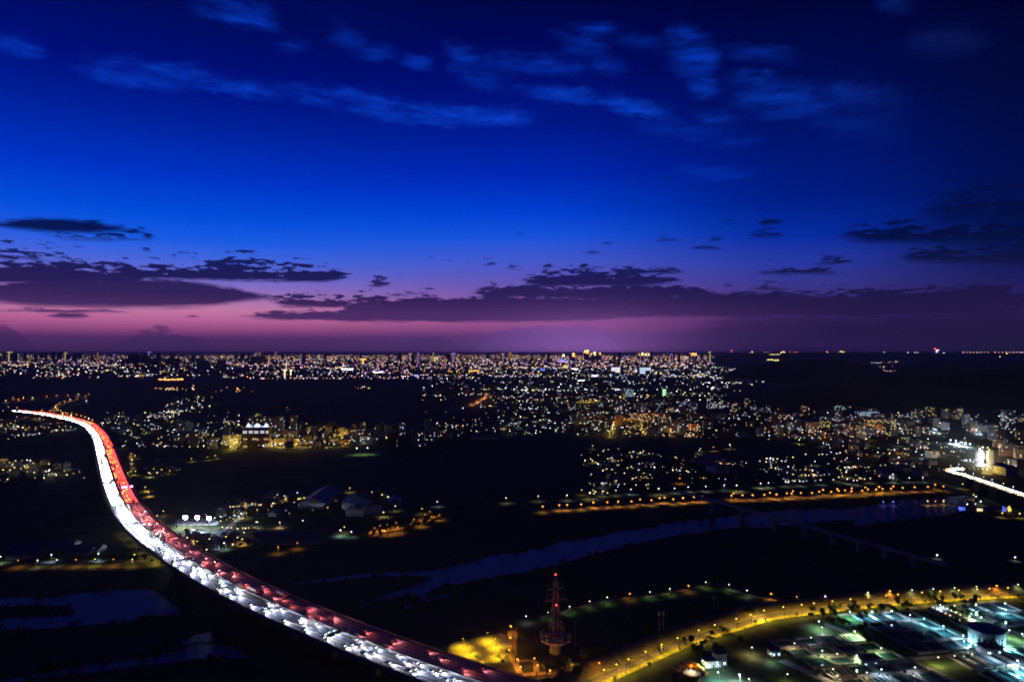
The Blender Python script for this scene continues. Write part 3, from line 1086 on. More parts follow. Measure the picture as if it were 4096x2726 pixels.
def lamp_meshes(h, kind, rb):
    key = (round(h, 1), kind, round(rb, 2))
    if key not in _lm:
        p = MB()
        p.tube((0, 0, 0), (0, 0, h - 0.1), 0.13, 0.08, 6)
        p.tube((0, 0, h - 0.1), (0.9, 0, h + 0.05), 0.06, 0.05, 5)
        a = MB()
        a.box(1.05, 0, h + rb * 0.75, 0.9, 0.42, 0.16, 0, 0.8)
        c = MB()
        c.ball((1.05, 0, h), rb, 0.8)
        _lm[key] = (p.mesh('lamp_pole', M_dark), a.mesh('lamp_head', M_dark), c.mesh('lamp_bulb', E_bulb[kind]))
    return _lm[key]


_ld = {}


def lamp_light(kind, power, size=0.3, spot=None):
    key = (kind, round(power), spot)
    if key not in _ld:
        d = bpy.data.lights.new('lamp_glow_' + kind, 'SPOT' if spot else 'POINT')
        d.color = LCOL[kind]
        d.energy = power
        d.shadow_soft_size = size
        if spot:
            d.spot_size = math.radians(spot)
            d.spot_blend = 0.7
        _ld[key] = d
    return _ld[key]


def street_lamp(pos, kind, h, power, label, group, rb=0.4, rot=None, name='street_lamp', cat='street lamp', spot=148):
    """pos: head position (world, x y); stands on the ground below"""
    rot = random.uniform(0, 6.28) if rot is None else rot
    z0 = pos[2] if len(pos) > 2 else 0.0
    t = thing(name, label, cat, (pos[0] - 1.05 * math.cos(rot), pos[1] - 1.05 * math.sin(rot), z0), rot, group)
    a, b, c = lamp_meshes(h, kind, rb)
    put('pole', a, t)
    hd = put('lamp_head', b, t)
    put('bulb', c, t)
    if power:
        l = bpy.data.objects.new('lamp_light', lamp_light(kind, power, 0.3, spot))
        COL.objects.link(l)
        l.parent = t
        l.location = (1.05, 0, h - rb * 0.8 - 0.45)
    return t


def lamps(spots, kind, h, power, text, group, rb=0.4, first=1):
    """a row of lamps: text takes the ordinal"""
    for i, s_ in enumerate(spots):
        k, hh, pw, r_ = kind, h, power, rb
        if len(s_) > 2:
            k = s_[2]
        if len(s_) > 3:
            pw, r_ = power * s_[3], rb * (1 + 0.25 * (s_[3] - 1))
        p = at(s_[0], s_[1], hh)
        street_lamp((p.x, p.y), k, hh, pw, text.format(c=LNAME[k], n=nth(first + i)), group, r_)


# orange row along the far embankment (photo positions of the lamp heads)
emb = [C7(365, 52), C7(507, 40), C7(576, 38), C7(695, 33), C7(800, 18), C7(920, 15), C7(1013, 8), C7(1127, 8), C7(1298, 2), C3(1200, 1490), C3(1297, 1497), C3(1368, 1480), C3(1410, 1475), C3(1484, 1488), C3(1568, 1478), C3(1662, 1470), C3(1730, 1467), C3(1983, 1457), C3(2000, 1440), C3(2078, 1455), C3(2164, 1452), C3(2265, 1450), C3(2313, 1433)]
emb += [C4(*q) for q in [(132, 1450), (180, 1433), (236, 1447), (325, 1437), (365, 1440), (377, 1420), (445, 1435), (540, 1435), (602, 1423), (635, 1408), (705, 1425), (757, 1402), (770, 1417), (823, 1412), (878, 1420), (880, 1395), (970, 1415), (997, 1388), (1020, 1403), (1090, 1405), (1115, 1383), (1145, 1400), (1218, 1398), (1237, 1378), (1317, 1390), (1420, 1385), (1533, 1382), (1595, 1363), (1666, 1378)]]
emb = sorted(emb)
keep = []
for e in emb:
    if not keep or math.dist(e, keep[-1]) > 6:
        keep.append(e)
emb = keep
lamps([(e[0], e[1], 'orange', 1.8 if i % 9 == 4 else 1.0) for i, e in enumerate(emb)], 'orange', 8.0, 10500, '{c} lamp lighting the river embankment road, {n} from its western end', 'orange lamps along the river embankment', 1.15)
ep = [at(e[0], e[1] + 20, 0.3) for e in emb]
ep = [Vector((p.x, p.y, 0.3)) for p in ep]
ep2 = [sum((ep[max(0, min(len(ep) - 1, i + k))] for k in (-2, -1, 0, 1, 2)), Vector()) / 5 for i in range(0, len(ep), 2)]
emb_road = spline(ep2, 12)
b = MB()
b.ribbon(emb_road, 7.0)
b.build('embankment_road', M_asph, None, 'structure')
b = MB()
b.ribbon([p + Vector((0, -14, -0.05)) for p in emb_road], 8.0)
b.build('embankment_verge', M_grass, None, 'structure')

# white lamps of the hamlets between town and river
wl = [C3(*q) for q in [(52, 1478), (327, 1462), (574, 1455), (700, 1410), (879, 1420), (880, 1350), (994, 1413), (1122, 1405), (1496, 1395), (1613, 1385), (1763, 1380), (1920, 1370), (2300, 1348), (2234, 1353), (1718, 1052), (1708, 1070), (794, 1030), (957, 1135), (777, 1145), (1230, 1075), (1113, 1087), (1145, 1080)]]
wl += [C4(*q) for q in [(100, 1352), (166, 1350), (313, 1340), (435, 1335), (842, 1315), (770, 1300), (615, 1325), (897, 1328), (927, 1328), (1040, 1310), (1235, 1275), (1235, 1308), (1373, 1305), (1490, 1303), (1830, 1358), (1925, 1450), (1945, 1465), (730, 1140), (840, 1135), (565, 1165), (1670, 1095), (1730, 1215), (1790, 1215), (1830, 1218)]]
wl = sorted(wl)
wk = ['white', 'warm', 'white', 'cool', 'yellow']
lamps([(e[0], e[1], random.choice(wk)) for e in wl], 'white', 8.0, 4000, '{c} lamp among the hamlet roofs beyond the embankment, {n} from the west', 'white lamps of the hamlets beyond the embankment', 0.6)
big = [C3(770, 1433), C3(1360, 1398), C3(2028, 1370), C3(1968, 1022), C4(833, 1255), C4(430, 980)]
lamps([(e[0], e[1], 'warm') for e in big], 'warm', 10.0, 14000, 'bright {c} floodlamp on a tall pole among the hamlets, {n} by height in view', 'bright floodlamps among the hamlets', 0.9)
lamps([(*C3(1829, 1043), 'orange'), (*C4(648, 962), 'orange'), (*C2(1783, 856), 'orange'), (*C2(1828, 855), 'orange'), (*C2(320, 705), 'orange'), (*C3(1540, 1310), 'orange')], 'orange', 9.0, 12000, 'lone bright {c} lamp at the edge of the dark woods, {n} of its scattered kind', 'lone orange lamps at the wood edge', 0.9)
lamps([(*C2(915, 1052),), (*C2(1007, 1050),)], 'green', 14.0, 22000, '{c} floodlight over the sports ground beside the school, {n} of two', 'greenish floodlights of the sports ground', 1.2)

# ------------------------------------------------------------------ trees
def crown_mesh(name, n, h, r, leaf):
    c = RNG.normal(0, 1, (7, 3))
    c /= np.linalg.norm(c, axis=1)[:, None]
    cen = c * np.array([r * 0.5, r * 0.5, h * 0.16]) + np.array([0, 0, h * 0.66])
    idx = RNG.integers(0, 7, n)
    d = RNG.normal(0, 1, (n, 3))
    d /= np.linalg.norm(d, axis=1)[:, None]
    p = cen[idx] + d * RNG.uniform(0.45, 1.0, (n, 1)) * np.array([r * 0.55, r * 0.55, h * 0.2])
    u = RNG.normal(0, 1, (n, 3))
    u /= np.linalg.norm(u, axis=1)[:, None]
    w = np.cross(u, RNG.normal(0, 1, (n, 3)))
    w /= np.linalg.norm(w, axis=1)[:, None]
    k = RNG.uniform(0.6, 1.1, (n, 1)) * leaf
    V_ = np.stack([p + u * k, p + w * k * 0.7, p - u * k, p - w * k * 0.7], 1).reshape(-1, 3)
    me = bpy.data.meshes.new(name)
    me.from_pydata(V_.tolist(), [], np.arange(n * 4).reshape(-1, 4).tolist())
    me.materials.append(M_leaf)
    return me


TREES = []
for i in range(4):
    h, r = [(8, 3.2), (10, 4.0), (7, 3.6), (12, 4.4)][i]
    b = MB()
    b.tube((0, 0, 0), (0.1, 0, h * 0.45), 0.28, 0.16, 6)
    for k in range(5):
        a = k * 1.3 + i
        b.tube((0.1, 0, h * (0.35 + 0.03 * k)), (math.cos(a) * r * 0.55, math.sin(a) * r * 0.55, h * 0.7), 0.11, 0.03, 4, False)
    TREES.append((b.mesh('tree_trunk', M_bark), crown_mesh('tree_crown', 420, h, r, 0.55)))


def tree(x, y, label, group, sc=1.0):
    t = thing('tree', label, 'tree', (x, y, 0), random.uniform(0, 6.28), group)
    tk, cr = random.choice(TREES)
    for nm, me in (('trunk', tk), ('crown', cr)):
        put(nm, me, t).scale = (sc, sc, sc * random.uniform(0.9, 1.15))
    return t


# ------------------------------------------------------------------ town buildings
WALLC = [('pale grey', (0.36, 0.35, 0.34)), ('cream', (0.42, 0.37, 0.28)), ('brick red', (0.26, 0.13, 0.09)), ('beige tiled', (0.36, 0.30, 0.24)), ('white', (0.52, 0.51, 0.50)), ('brown', (0.22, 0.16, 0.12))]
M_wall = {n: mat('wall_' + n.replace(' ', '_'), c, 0.85, 0.15, 0.3) for n, c in WALLC}
M_roof = mat('flat_roof', (0.10, 0.10, 0.10), 0.9, 0.3, 0.2)
M_roofg = mat('sheet_roof', (0.16, 0.17, 0.20), 0.6, 0.2, 0.2)
M_pane = mat('dark_pane', (0.015, 0.017, 0.022), 0.15, 0.1, 1, 0.5)
WIN = {'warm': emit('window_warm', (1.0, 0.70, 0.34), 2.6), 'white': emit('window_white', (0.92, 0.95, 1.0), 2.6), 'cool': emit('window_cool', (0.55, 0.80, 1.0), 2.2), 'yellow': emit('window_yellow', (1.0, 0.80, 0.22), 2.6)}
bcount = 0


def building(x, y, w, d, h, rot, wall, tint, lit, label, cat='building', name='apartment_building', group=None, sto=3.2, roof='flat'):
    t = thing(name, label, cat, (x, y, 0), rot, group)
    b = MB()
    b.box(0, 0, -0.3, w, d, h + 0.3)
    if roof == 'gable':
        b.cur = 0
        e = h + min(w, d) * 0.22
        r_ = MB()
        W2, D2 = w / 2 + 0.5, d / 2 + 0.5
        if w >= d:
            r_.poly_faces([(-W2, -D2, h), (W2, -D2, h), (W2, D2, h), (-W2, D2, h), (-W2, 0, e), (W2, 0, e)], [(0, 1, 5, 4), (2, 3, 4, 5), (0, 4, 3), (1, 2, 5)])
        else:
            r_.poly_faces([(-W2, -D2, h), (W2, -D2, h), (W2, D2, h), (-W2, D2, h), (0, -D2, e), (0, D2, e)], [(1, 2, 5, 4), (3, 0, 4, 5), (0, 1, 4), (2, 3, 5)])
    b.build('wall', M_wall[wall], t)
    if roof == 'gable':
        r_.build('roof', M_roofg, t)
    else:
        r_ = MB()
        for cx, cy_, ww, dd in ((0, -d / 2, w + 0.3, 0.3), (0, d / 2, w + 0.3, 0.3), (-w / 2, 0, 0.3, d - 0.3), (w / 2, 0, 0.3, d - 0.3)):
            r_.box(cx, cy_, h, ww, dd, 1.0)
        r_.face([(-w / 2 + .15, -d / 2 + .15, h + .05), (w / 2 - .15, -d / 2 + .15, h + .05), (w / 2 - .15, d / 2 - .15, h + .05), (-w / 2 + .15, d / 2 - .15, h + .05)])
        rf = r_.build('roof', M_roof, t)
        s_ = MB()
        s_.box(random.uniform(-.25, .25) * w, random.uniform(-.2, .2) * d, h + 0.06, min(5, w * .35), min(5, d * .35), 3.0)
        s_.build('stair_house', M_wall[wall], rf)
        if random.random() < 0.5:
            s_ = MB()
            s_.tube((w * 0.3, d * 0.2, h + 0.06), (w * 0.3, d * 0.2, h + 2.4), 0.9, n=8)
            s_.build('water_tank', M_steel, rf)
    lw, dw = MB(), MB()
    n_st = max(1, int((h - 0.6) / sto))
    for (nx, ny, L, off) in ((0, -1, w, d / 2), (0, 1, w, d / 2), (1, 0, d, w / 2), (-1, 0, d, w / 2)):
        nw = max(1, int(L / 3.1))
        for s_ in range(n_st):
            for k in range(nw):
                u = (k + 0.5) / nw * L - L / 2
                z = s_ * sto + 1.1
                q = lw if random.random() < lit else dw
                hw, hh = 0.75, 1.45
                cx, cy_ = (u, ny * (off + 0.03)) if nx == 0 else (nx * (off + 0.03), u)
                q.box(cx, cy_, z, 1.5 if nx == 0 else 0.10, 1.5 if ny == 0 else 0.10, hh)
    if lw.v:
        lw.build('lit_window', WIN[tint], t, 'stuff')
    if dw.v:
        dw.build('dark_window', M_pane, t, 'stuff')
    return t


def town(poly, n, hts, size, landmark, lm_pos, gname, lit=(0.032, 0.175), tints=('warm', 'white', 'cool', 'yellow'), roofs=0.0, gap=0.8):
    """n buildings spread over a survey polygon; labels count outward from the landmark"""
    xs, ys = [p[0] for p in poly], [p[1] for p in poly]
    got, tries = [], 0
    while len(got) < n and tries < n * 90:
        tries += 1
        q = (random.uniform(min(xs), max(xs)), random.uniform(min(ys), max(ys)))
        if not inside(q, poly):
            continue
        p = at(*q)
        w, d = random.uniform(*size), random.uniform(*size)
        r_ = 0.5 * math.hypot(w, d) * gap
        if wet(p.x, p.y) or any(math.hypot(p.x - g[0], p.y - g[1]) < r_ + g[2] for g in got) or hw_dist(p) < 34 or any(math.hypot(p.x - a, p.y - b_) < r_ + c for a, b_, c in KEEP):
            continue
        got.append((p.x, p.y, r_, w, d))
    lp = at(*lm_pos)
    got.sort(key=lambda g: math.hypot(g[0] - lp.x, g[1] - lp.y))
    base = random.uniform(0, 1.5)
    for i, (x, y, r_, w, d) in enumerate(got):
        h = random.choice(hts) * 3.2 + 0.8
        wn = random.choice(WALLC)[0]
        tint = random.choice(tints)
        l = random.uniform(*lit) * 0.7
        gable = random.random() < roofs
        if gable:
            h = random.choice((1, 2)) * 3.2 + 0.8
        st = int(h / 3.2)
        look = {1: 'single-storey', 2: 'two-storey', 3: 'three-storey', 4: 'four-storey', 5: 'five-storey', 6: 'six-storey', 7: 'seven-storey', 8: 'eight-storey'}.get(st, 'tall')
        kind = ('house', 'house') if gable else (('tower block', 'tower_block') if st > 8 else ('block', 'apartment_building'))
        lab = f'{look} {wn} {kind[0]}, {"many" if l > 0.05 else "few"} windows lit, {nth(i + 1)} from {landmark}'
        building(x, y, w, d, h, base + random.choice((0, math.pi / 2)) + random.gauss(0, 0.08), wn, tint, l, lab, 'house' if gable else 'building', kind[1], gname, roof='gable' if gable else 'flat')
    BUILT.extend(got)
    return got


def hw_dist(p):
    return min((cl[k] - Vector((p.x, p.y, cl[k].z))).length for k in range(0, NCL, 6))


KEEP, BUILT = [], []

# the ornate lit tower and its neighbours ------------------------------------------------
TW = at(*C1(2190, 1052))
KEEP.append((TW.x, TW.y + 12, 42))
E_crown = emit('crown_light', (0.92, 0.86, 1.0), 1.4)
E_up = emit('uplight_wash', (1.0, 0.62, 0.42), 3.0)
E_blue = emit('blue_neon', (0.1, 0.25, 1.0), 6.0)
t = thing('ornate_tower', 'ornate apartment block with brilliantly lit domes and rows of uplights on its face', 'building', (TW.x, TW.y + 10, 0), 0.03)
b = MB()
b.box(0, 0, -0.3, 58, 20, 44.3)
for x in (-23, 0, 23):
    b.box(x, -10.6, -0.3, 11, 1.8, 42.3)
b.build('wall', M_wall['brown'], t)
b = MB()
b.box(0, 0, 44, 60, 22, 1.2)
b.box(0, 0, 45.2, 50, 16, 1.6)
b.build('cornice', M_wall['white'], t)
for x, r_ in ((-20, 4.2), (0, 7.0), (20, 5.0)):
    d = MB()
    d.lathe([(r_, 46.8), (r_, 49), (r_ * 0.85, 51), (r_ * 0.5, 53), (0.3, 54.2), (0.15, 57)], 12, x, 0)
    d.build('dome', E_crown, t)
d, dk = MB(), MB()
for s_ in range(13):
    for k in range(18):
        x = -27.2 + k * 3.2
        z = 1.6 + s_ * 3.2
        proud = any(abs(x - c) < 6 for c in (-23, 0, 23))
        y = -11.55 if proud else -10.05
        if s_ in (10, 11) and k % 4 != 3:
            d.box(x, y, z, 2.0, 0.12, 1.9)
        else:
            dk.box(x, y, z, 1.6, 0.12, 1.7)
d.build('lit_window', E_crown, t, 'stuff')
dk.build('dark_window', M_pane, t, 'stuff')
for z in (3, 19.5):
    for x in (-25.5, -20.5, -5, 0, 5, 20.5, 25.5):
        if z < 5 and abs(x) < 6:
            continue
        u = MB()
        u.box(x, -11.75, z, 0.5, 0.4, 0.5)
        u.build('uplight', E_crown, t)
        l = bpy.data.objects.new('wash_light', lamp_light('warm', 420))
        COL.objects.link(l)
        l.parent = t
        l.location = (x, -12.2, z + 0.9)
for x in (-13, 14):
    n_ = MB()
    n_.box(x, -3, 47, 7, 0.4, 1.6)
    n_.build('neon_strip', E_blue, t)

for q, r_ in [(C4(1900, 830), 26), (C4(1935, 880), 26), (C4(1975, 940), 26), (C4(1745, 1010), 30), (C4(1800, 1030), 30), (C4(1860, 1040), 30), (C4(1905, 1045), 30), (C4(1985, 1080), 26), (C4(1985, 1115), 26), (C4(1985, 1150), 26), (C4(1985, 1185), 26), (C4(1985, 1215), 26), (C4(2055, 1100), 16), (C4(2056, 1160), 16), (C4(2050, 1220), 16), (C4(2042, 1270), 16)]:
    p = at(*q)
    KEEP.append((p.x, p.y, r_))

# dark slim towers behind it with columns of lit windows
for i, (cx, top, base_, w, tint, l) in enumerate([(2135, 780, 1000, 16, 'white', .10), (2205, 745, 1000, 15, 'yellow', .13), (2250, 770, 1000, 15, 'white', .1), (2310, 785, 1000, 16, 'cool', .1), (2360, 790, 1000, 15, 'cool', .1), (2405, 780, 1000, 15, 'cool', .09), (2515, 775, 1000, 15, 'white', .09)]):
    q = C1(cx, base_ - 50)
    p = at(*q)
    ht = CAM_H - (C1(cx, top)[1] - 1410) / FOC * p.y
    KEEP.append((p.x, p.y, 14))
    building(p.x, p.y, w, 14, max(ht, 30), 0.05, 'brown', tint, l, f'slim dark tower block with stacked lit windows, {nth(i + 1)} from the west behind the ornate tower', 'building', 'tower_block', 'slim dark tower blocks behind the ornate tower')

EDGE_T = (1015, 1785)
town([C1(1680, 940), C1(2070, 930), C1(2060, 1055), C1(1960, 1065), C1(1640, 1040)], 10, (5, 6, 7, 8, 10), (14, 24), 'the ornate tower westward', EDGE_T, 'blocks west of the ornate tower', (0.063, 0.210))
town([C2(170, 960), C2(560, 930), C2(1000, 900), C2(1000, 1010), C2(560, 1050), C2(170, 1050)], 26, (3, 4, 5, 6, 7), (13, 28), 'the ornate tower eastward', EDGE_T, 'blocks east of the ornate tower', (0.038, 0.175), ('warm', 'yellow', 'white'))
town([C2(430, 850), C2(1000, 860), C2(1000, 905), C2(400, 935)], 14, (3, 4, 5), (13, 24), 'the school street behind', EDGE_T, 'blocks behind the school street', (0.025, 0.105))
town([C2(1000, 880), C2(1500, 900), C2(1900, 900), C2(1980, 960), C2(1500, 1030), C2(1100, 1060), C2(1000, 1010)], 26, (4, 5, 6, 8, 10, 12), (13, 24), 'the greenish sports floodlights', C2(1007, 1052), 'blocks by the sports ground', (0.032, 0.140))
town([C1(860, 800), C1(1250, 780), C1(1650, 820), C1(1650, 1030), C1(1050, 1040), C1(930, 900)], 26, (2, 3, 4, 5, 9), (12, 26), 'the highway bend', C1(880, 900), 'blocks between highway bend and ornate tower', (0.018, 0.098))
town([C1(0, 800), C1(350, 780), C1(640, 860), C1(690, 890), C1(480, 930), C1(0, 960)], 22, (1, 2, 3), (10, 20), 'the far interchange', C1(430, 740), 'low buildings below the interchange', (0.025, 0.112), roofs=0.5)
town([C1(0, 1140), C1(110, 1130), C1(480, 1180), C1(740, 1300), C1(0, 1350)], 16, (1, 2, 3), (9, 16), 'the white-lit carriageway', C1(860, 1300), 'village houses west of the highway', (0.025, 0.140), ('warm', 'yellow'), roofs=0.7)
town([C3(0, 640), C3(500, 590), C3(1000, 600), C3(1000, 930), C3(500, 930), C3(0, 930)], 62, (2, 3, 4, 5, 6), (12, 26), 'the steep yellow street westward', C3(960, 930), 'town blocks west of the yellow-lit street', (0.032, 0.168))
town([C3(1000, 600), C3(1700, 600), C3(1700, 960), C3(1000, 960)], 54, (3, 4, 5, 6, 8, 10), (13, 28), 'the steep yellow street eastward', C3(990, 930), 'town blocks east of the yellow-lit street', (0.038, 0.196))
town([C3(1700, 640), C3(2300, 640), C4(400, 740), C4(400, 960), C3(2000, 990), C3(1700, 960)], 40, (3, 4, 5, 6, 9), (13, 28), 'the orange-lit market', C3(1560, 910), 'town blocks past the orange-lit market', (0.038, 0.182))
town([C4(400, 730), C4(900, 720), C4(1500, 740), C4(1500, 960), C4(1000, 1000), C4(400, 990)], 46, (4, 5, 6, 8, 10), (14, 30), 'the white crossroads towards the hill', C4(1830, 1020), 'town blocks under the dark wooded hill', (0.050, 0.210))
town([C4(1500, 760), C4(2356, 770), C4(2356, 1240), C4(2080, 1260), C4(2080, 930), C4(1500, 960)], 34, (3, 4, 5, 6, 9), (14, 30), 'the glaring white crossroads', C4(1830, 1020), 'town blocks around the white crossroads', (0.038, 0.154))
town([C4(400, 1000), C4(1500, 1000), C4(1700, 1230), C4(1600, 1320), C4(0, 1330), C4(500, 1180), C4(1000, 1150)], 34, (1, 2, 3, 4), (11, 24), 'the bright bridge bend', C4(1720, 1255), 'low buildings between town and embankment', (0.025, 0.126), roofs=0.4)
town([C3(720, 1040), C3(1350, 1160), C3(1400, 1300), C3(1250, 1380), C3(850, 1370), C3(780, 1150)], 24, (1, 2, 3), (10, 22), 'the western end of the embankment', C3(700, 1450), 'hamlet houses beyond the embankment', (0.025, 0.126), ('warm', 'yellow', 'white'), roofs=0.6)

# the orange-lit market block and other eye-catching ones
for q, w, d, h, wn, tint, l, lab in [
    (C3(1600, 905), 70, 18, 20, 'brick red', 'warm', .3, 'long brick market block glowing orange at street level'),
    (C3(1270, 815), 110, 16, 26, 'beige tiled', 'warm', .22, 'long beige apartment slab above the light-streaked road'),
    (C4(1130, 895), 78, 18, 30, 'beige tiled', 'yellow', .25, 'broad dark apartment slab with roof domes at the hill foot'),
    (C4(1010, 820), 70, 16, 32, 'white', 'cool', .5, 'pale blue-lit apartment slab with many white windows under the hill'),
    (C4(2220, 900), 26, 20, 56, 'pale grey', 'white', .12, 'tall grey tower block standing above the bridge end'),
    (C3(2120, 690), 18, 16, 30, 'cream', 'warm', .2, 'orange-lit cream tower block alone before the dark hill'),
    (C3(1840, 710), 60, 20, 40, 'brown', 'white', .2, 'broad dark tower block with scattered white windows before the hill'),
    (C3(1110, 610), 40, 16, 36, 'brown', 'cool', .45, 'dark tower block with dense bluish windows at the town edge')]:
    p = at(*q)
    building(p.x, p.y, w, d, h, 0.05, wn, tint, l, lab, 'building', 'apartment_building')

# sheds and warehouses nearer the river -------------------------------------------------
def shed(pa, pb, dep, h, label, lit=None):
    a, b_ = at(*pa), at(*pb)
    c = (a + b_) / 2
    v = b_ - a
    rot = math.atan2(v.y, v.x)
    nrm = Vector((-math.sin(rot), math.cos(rot), 0))
    c += nrm * dep / 2
    t = building(c.x, c.y, v.length, dep, h, rot, 'white', 'warm', 0.0, label, 'warehouse', 'warehouse', 'warehouses behind the riverside woods', sto=6, roof='gable')
    KEEP.append((c.x, c.y, v.length * 0.5))
    return t


shed(C6(415, 74), C6(640, 74), 90, 8, 'very long dark warehouse with broad bluish metal roof')
shed(C6(820, 136), C6(965, 138), 40, 9, 'pale warehouse with windowless side wall and bluish roof')
shed(C6(970, 138), C6(1130, 110), 60, 12, 'tall pale gabled warehouse joined beside the windowless one')
shed(C6(1180, 55), C6(1288, 52), 30, 7, 'small warehouse with front wall lit warm white')
shed(C3(1640, 1180), C3(1820, 1205), 50, 9, 'large grey warehouse alone north of the embankment lamps')
shed(C3(1850, 1275), C3(1960, 1270), 36, 12, 'blue-roofed works hall by the embankment hamlet')
shed(C4(2200, 1290), C4(2310, 1290), 34, 14, 'grey gabled hall beside the road bridge end')
shed(C2(1900, 985), C2(2140, 985), 40, 10, 'dark works hall at the wood edge below town')

# lit streets and loose town lamps -------------------------------------------------------
def street(name, pts, w, m, z=0.3):
    b = MB()
    P = spline([at(*p, z) for p in pts], 8)
    b.ribbon(P, w)
    b.build(name, m, None, 'structure')
    return P


def along(P, n):
    return [P[min(len(P) - 1, int((i + .5) / n * len(P)))] for i in range(n)]


for nm, pts, n, k, pw, wd, txt in [
    ('street', [C2(750, 930), C2(775, 970), C2(800, 1035)], 9, 'yellow', 26000, 8, '{c} lamp on the glowing street running down past the school, {n} from its top'),
    ('street', [C3(975, 845), C3(960, 900), C3(945, 962)], 8, 'yellow', 20000, 7, '{c} lamp on the steep yellow-lit street, {n} from its top'),
    ('street', [C3(1205, 865), C3(1212, 905), C3(1218, 945)], 6, 'yellow', 15000, 6, '{c} lamp on the narrow street east of the steep one, {n} from its top'),
    ('street', [C3(1418, 850), C3(1440, 895), C3(1480, 950)], 7, 'yellow', 16000, 6, '{c} lamp on the slanting street by the market, {n} from its top'),
    ('street', [C3(1470, 915), C3(1560, 912), C3(1640, 918)], 8, 'orange', 26000, 9, '{c} lamp before the orange-lit market, {n} from the west'),
    ('street', [C4(1900, 820), C4(1935, 880), C4(1975, 945)], 9, 'cool', 42000, 10, '{c} lamp on the dazzling street above the crossroads, {n} from its top'),
    ('street', [C4(1745, 1010), C4(1800, 1030), C4(1900, 1045)], 9, 'cool', 60000, 12, '{c} lamp around the glaring white crossroads, {n} from the west'),
    ('street', [C4(1985, 1070), C4(1985, 1130), C4(1985, 1215)], 12, 'white', 46000, 9, '{c} lamp on the dazzling main street to the bridge, {n} from its top'),
    ('street', [C4(2055, 1070), C4(2058, 1150), C4(2040, 1280)], 9, 'yellow', 40000, 8, '{c} lamp on the side street beside the dazzling one, {n} from its top'),
    ('street', [C4(1510, 895), C4(1560, 905), C4(1620, 925)], 7, 'cool', 30000, 7, '{c} lamp on the short bluish street under the hill, {n} from the west'),
    ('street', [C2(1890, 690), C2(1960, 655), C2(2010, 625), C2(2035, 590)], 9, 'orange', 60000, 9, '{c} lamp on the bending road at the end of town, {n} from the bend'),
    ('street', [C3(690, 660), C3(780, 655), C3(860, 650)], 8, 'yellow', 40000, 9, '{c} lamp on the bright level street in mid town, {n} from the west'),
    ('street', [C3(840, 822), C3(1100, 828), C3(1440, 832)], 12, 'orange', 14000, 8, '{c} lamp on the long level road under the apartment slab, {n} from the west'),
    ('street', [C2(180, 1035), C2(330, 1045), C2(540, 1035)], 10, 'yellow', 26000, 8, '{c} lamp on the road before the school, {n} from the ornate tower'),
    ('street', [C1(1980, 1070), C1(2030, 1030), C1(2060, 1010)], 6, 'yellow', 26000, 8, '{c} lamp on the slip road under the ornate tower, {n} from its bottom'),
    ('street', [C4(440, 945), C4(620, 935), C4(640, 960)], 6, 'orange', 22000, 8, '{c} lamp in the orange-lit quarter under the hill, {n} from the west'),
    ('street', [C4(900, 880), C4(1000, 900), C4(1100, 910)], 6, 'orange', 22000, 8, '{c} lamp along the orange street under the apartment slab, {n} from the west'),
    ('street', [C4(680, 808), C4(800, 815), C4(900, 815)], 6, 'pink', 1600, 8, '{c} lamp on the rose-lit road at the hill foot, {n} from the west')]:
    P = street(nm, pts, wd, M_deckc if pw > 30000 else M_asph)
    for i, p in enumerate(along(P, n)):
        street_lamp((p.x + random.uniform(-.5, .5) * wd, p.y), k, 8.0, pw * 0.4, txt.format(c=LNAME[k], n=nth(i + 1)), 'lamps on the lit town streets', 0.9 if pw > 30000 else 0.7, spot=None)

# unlit-by-name town glow: lamps between the blocks, numbered outward from a landmark
def town_lamps(poly, n, kinds, power, landmark, lm, group, rb=0.65, h=7.0):
    xs, ys = [p[0] for p in poly], [p[1] for p in poly]
    pts, tries = [], 0
    while len(pts) < n and tries < 4000:
        tries += 1
        q = (random.uniform(min(xs), max(xs)), random.uniform(min(ys), max(ys)))
        if not inside(q, poly):
            continue
        p = at(*q, 0)
        if wet(p.x, p.y) or hw_dist(p) < 30 or any(math.hypot(p.x - g[0], p.y - g[1]) < g[2] * 0.85 for g in BUILT):
            continue
        pts.append(p)
    lp = at(*lm)
    pts.sort(key=lambda p: (p - lp).length)
    i = 0
    for p in pts:
        k = random.choice(kinds)
        pw = power * 0.42 * random.lognormvariate(0, 0.7)
        if p.y < 1720:
            i += 1
            street_lamp((p.x, p.y), k, h, pw, f'{LNAME[k]} street lamp, {nth(i)} outward from {landmark}', group, rb, spot=None)
        else:
            FAR_LAMPS.append((p.x, p.y, k, h, pw, rb))


FAR_LAMPS = []
town_lamps([C2(170, 960), C2(1000, 890), C2(1000, 1030), C2(170, 1060)], 16, ['yellow', 'yellow', 'warm', 'white'], 9000, 'the ornate tower on its east side', EDGE_T, 'lamps between blocks east of the ornate tower')
town_lamps([C1(860, 800), C1(1650, 800), C1(2060, 940), C1(2060, 1060), C1(1050, 1040)], 14, ['yellow', 'warm', 'white', 'white'], 7000, 'the highway bend towards the ornate tower', C1(880, 900), 'lamps between highway bend and ornate tower')
town_lamps([C1(0, 800), C1(350, 780), C1(690, 890), C1(480, 930), C1(0, 960)], 12, ['yellow', 'warm', 'cool'], 7000, 'the interchange among low roofs', C1(430, 740), 'lamps below the interchange')
town_lamps([C1(0, 1140), C1(110, 1130), C1(480, 1180), C1(740, 1300), C1(0, 1350)], 14, ['yellow', 'yellow', 'yellow', 'white'], 7000, 'the white-lit carriageway among village houses', C1(860, 1300), 'lamps of the village west of the highway', 0.55)
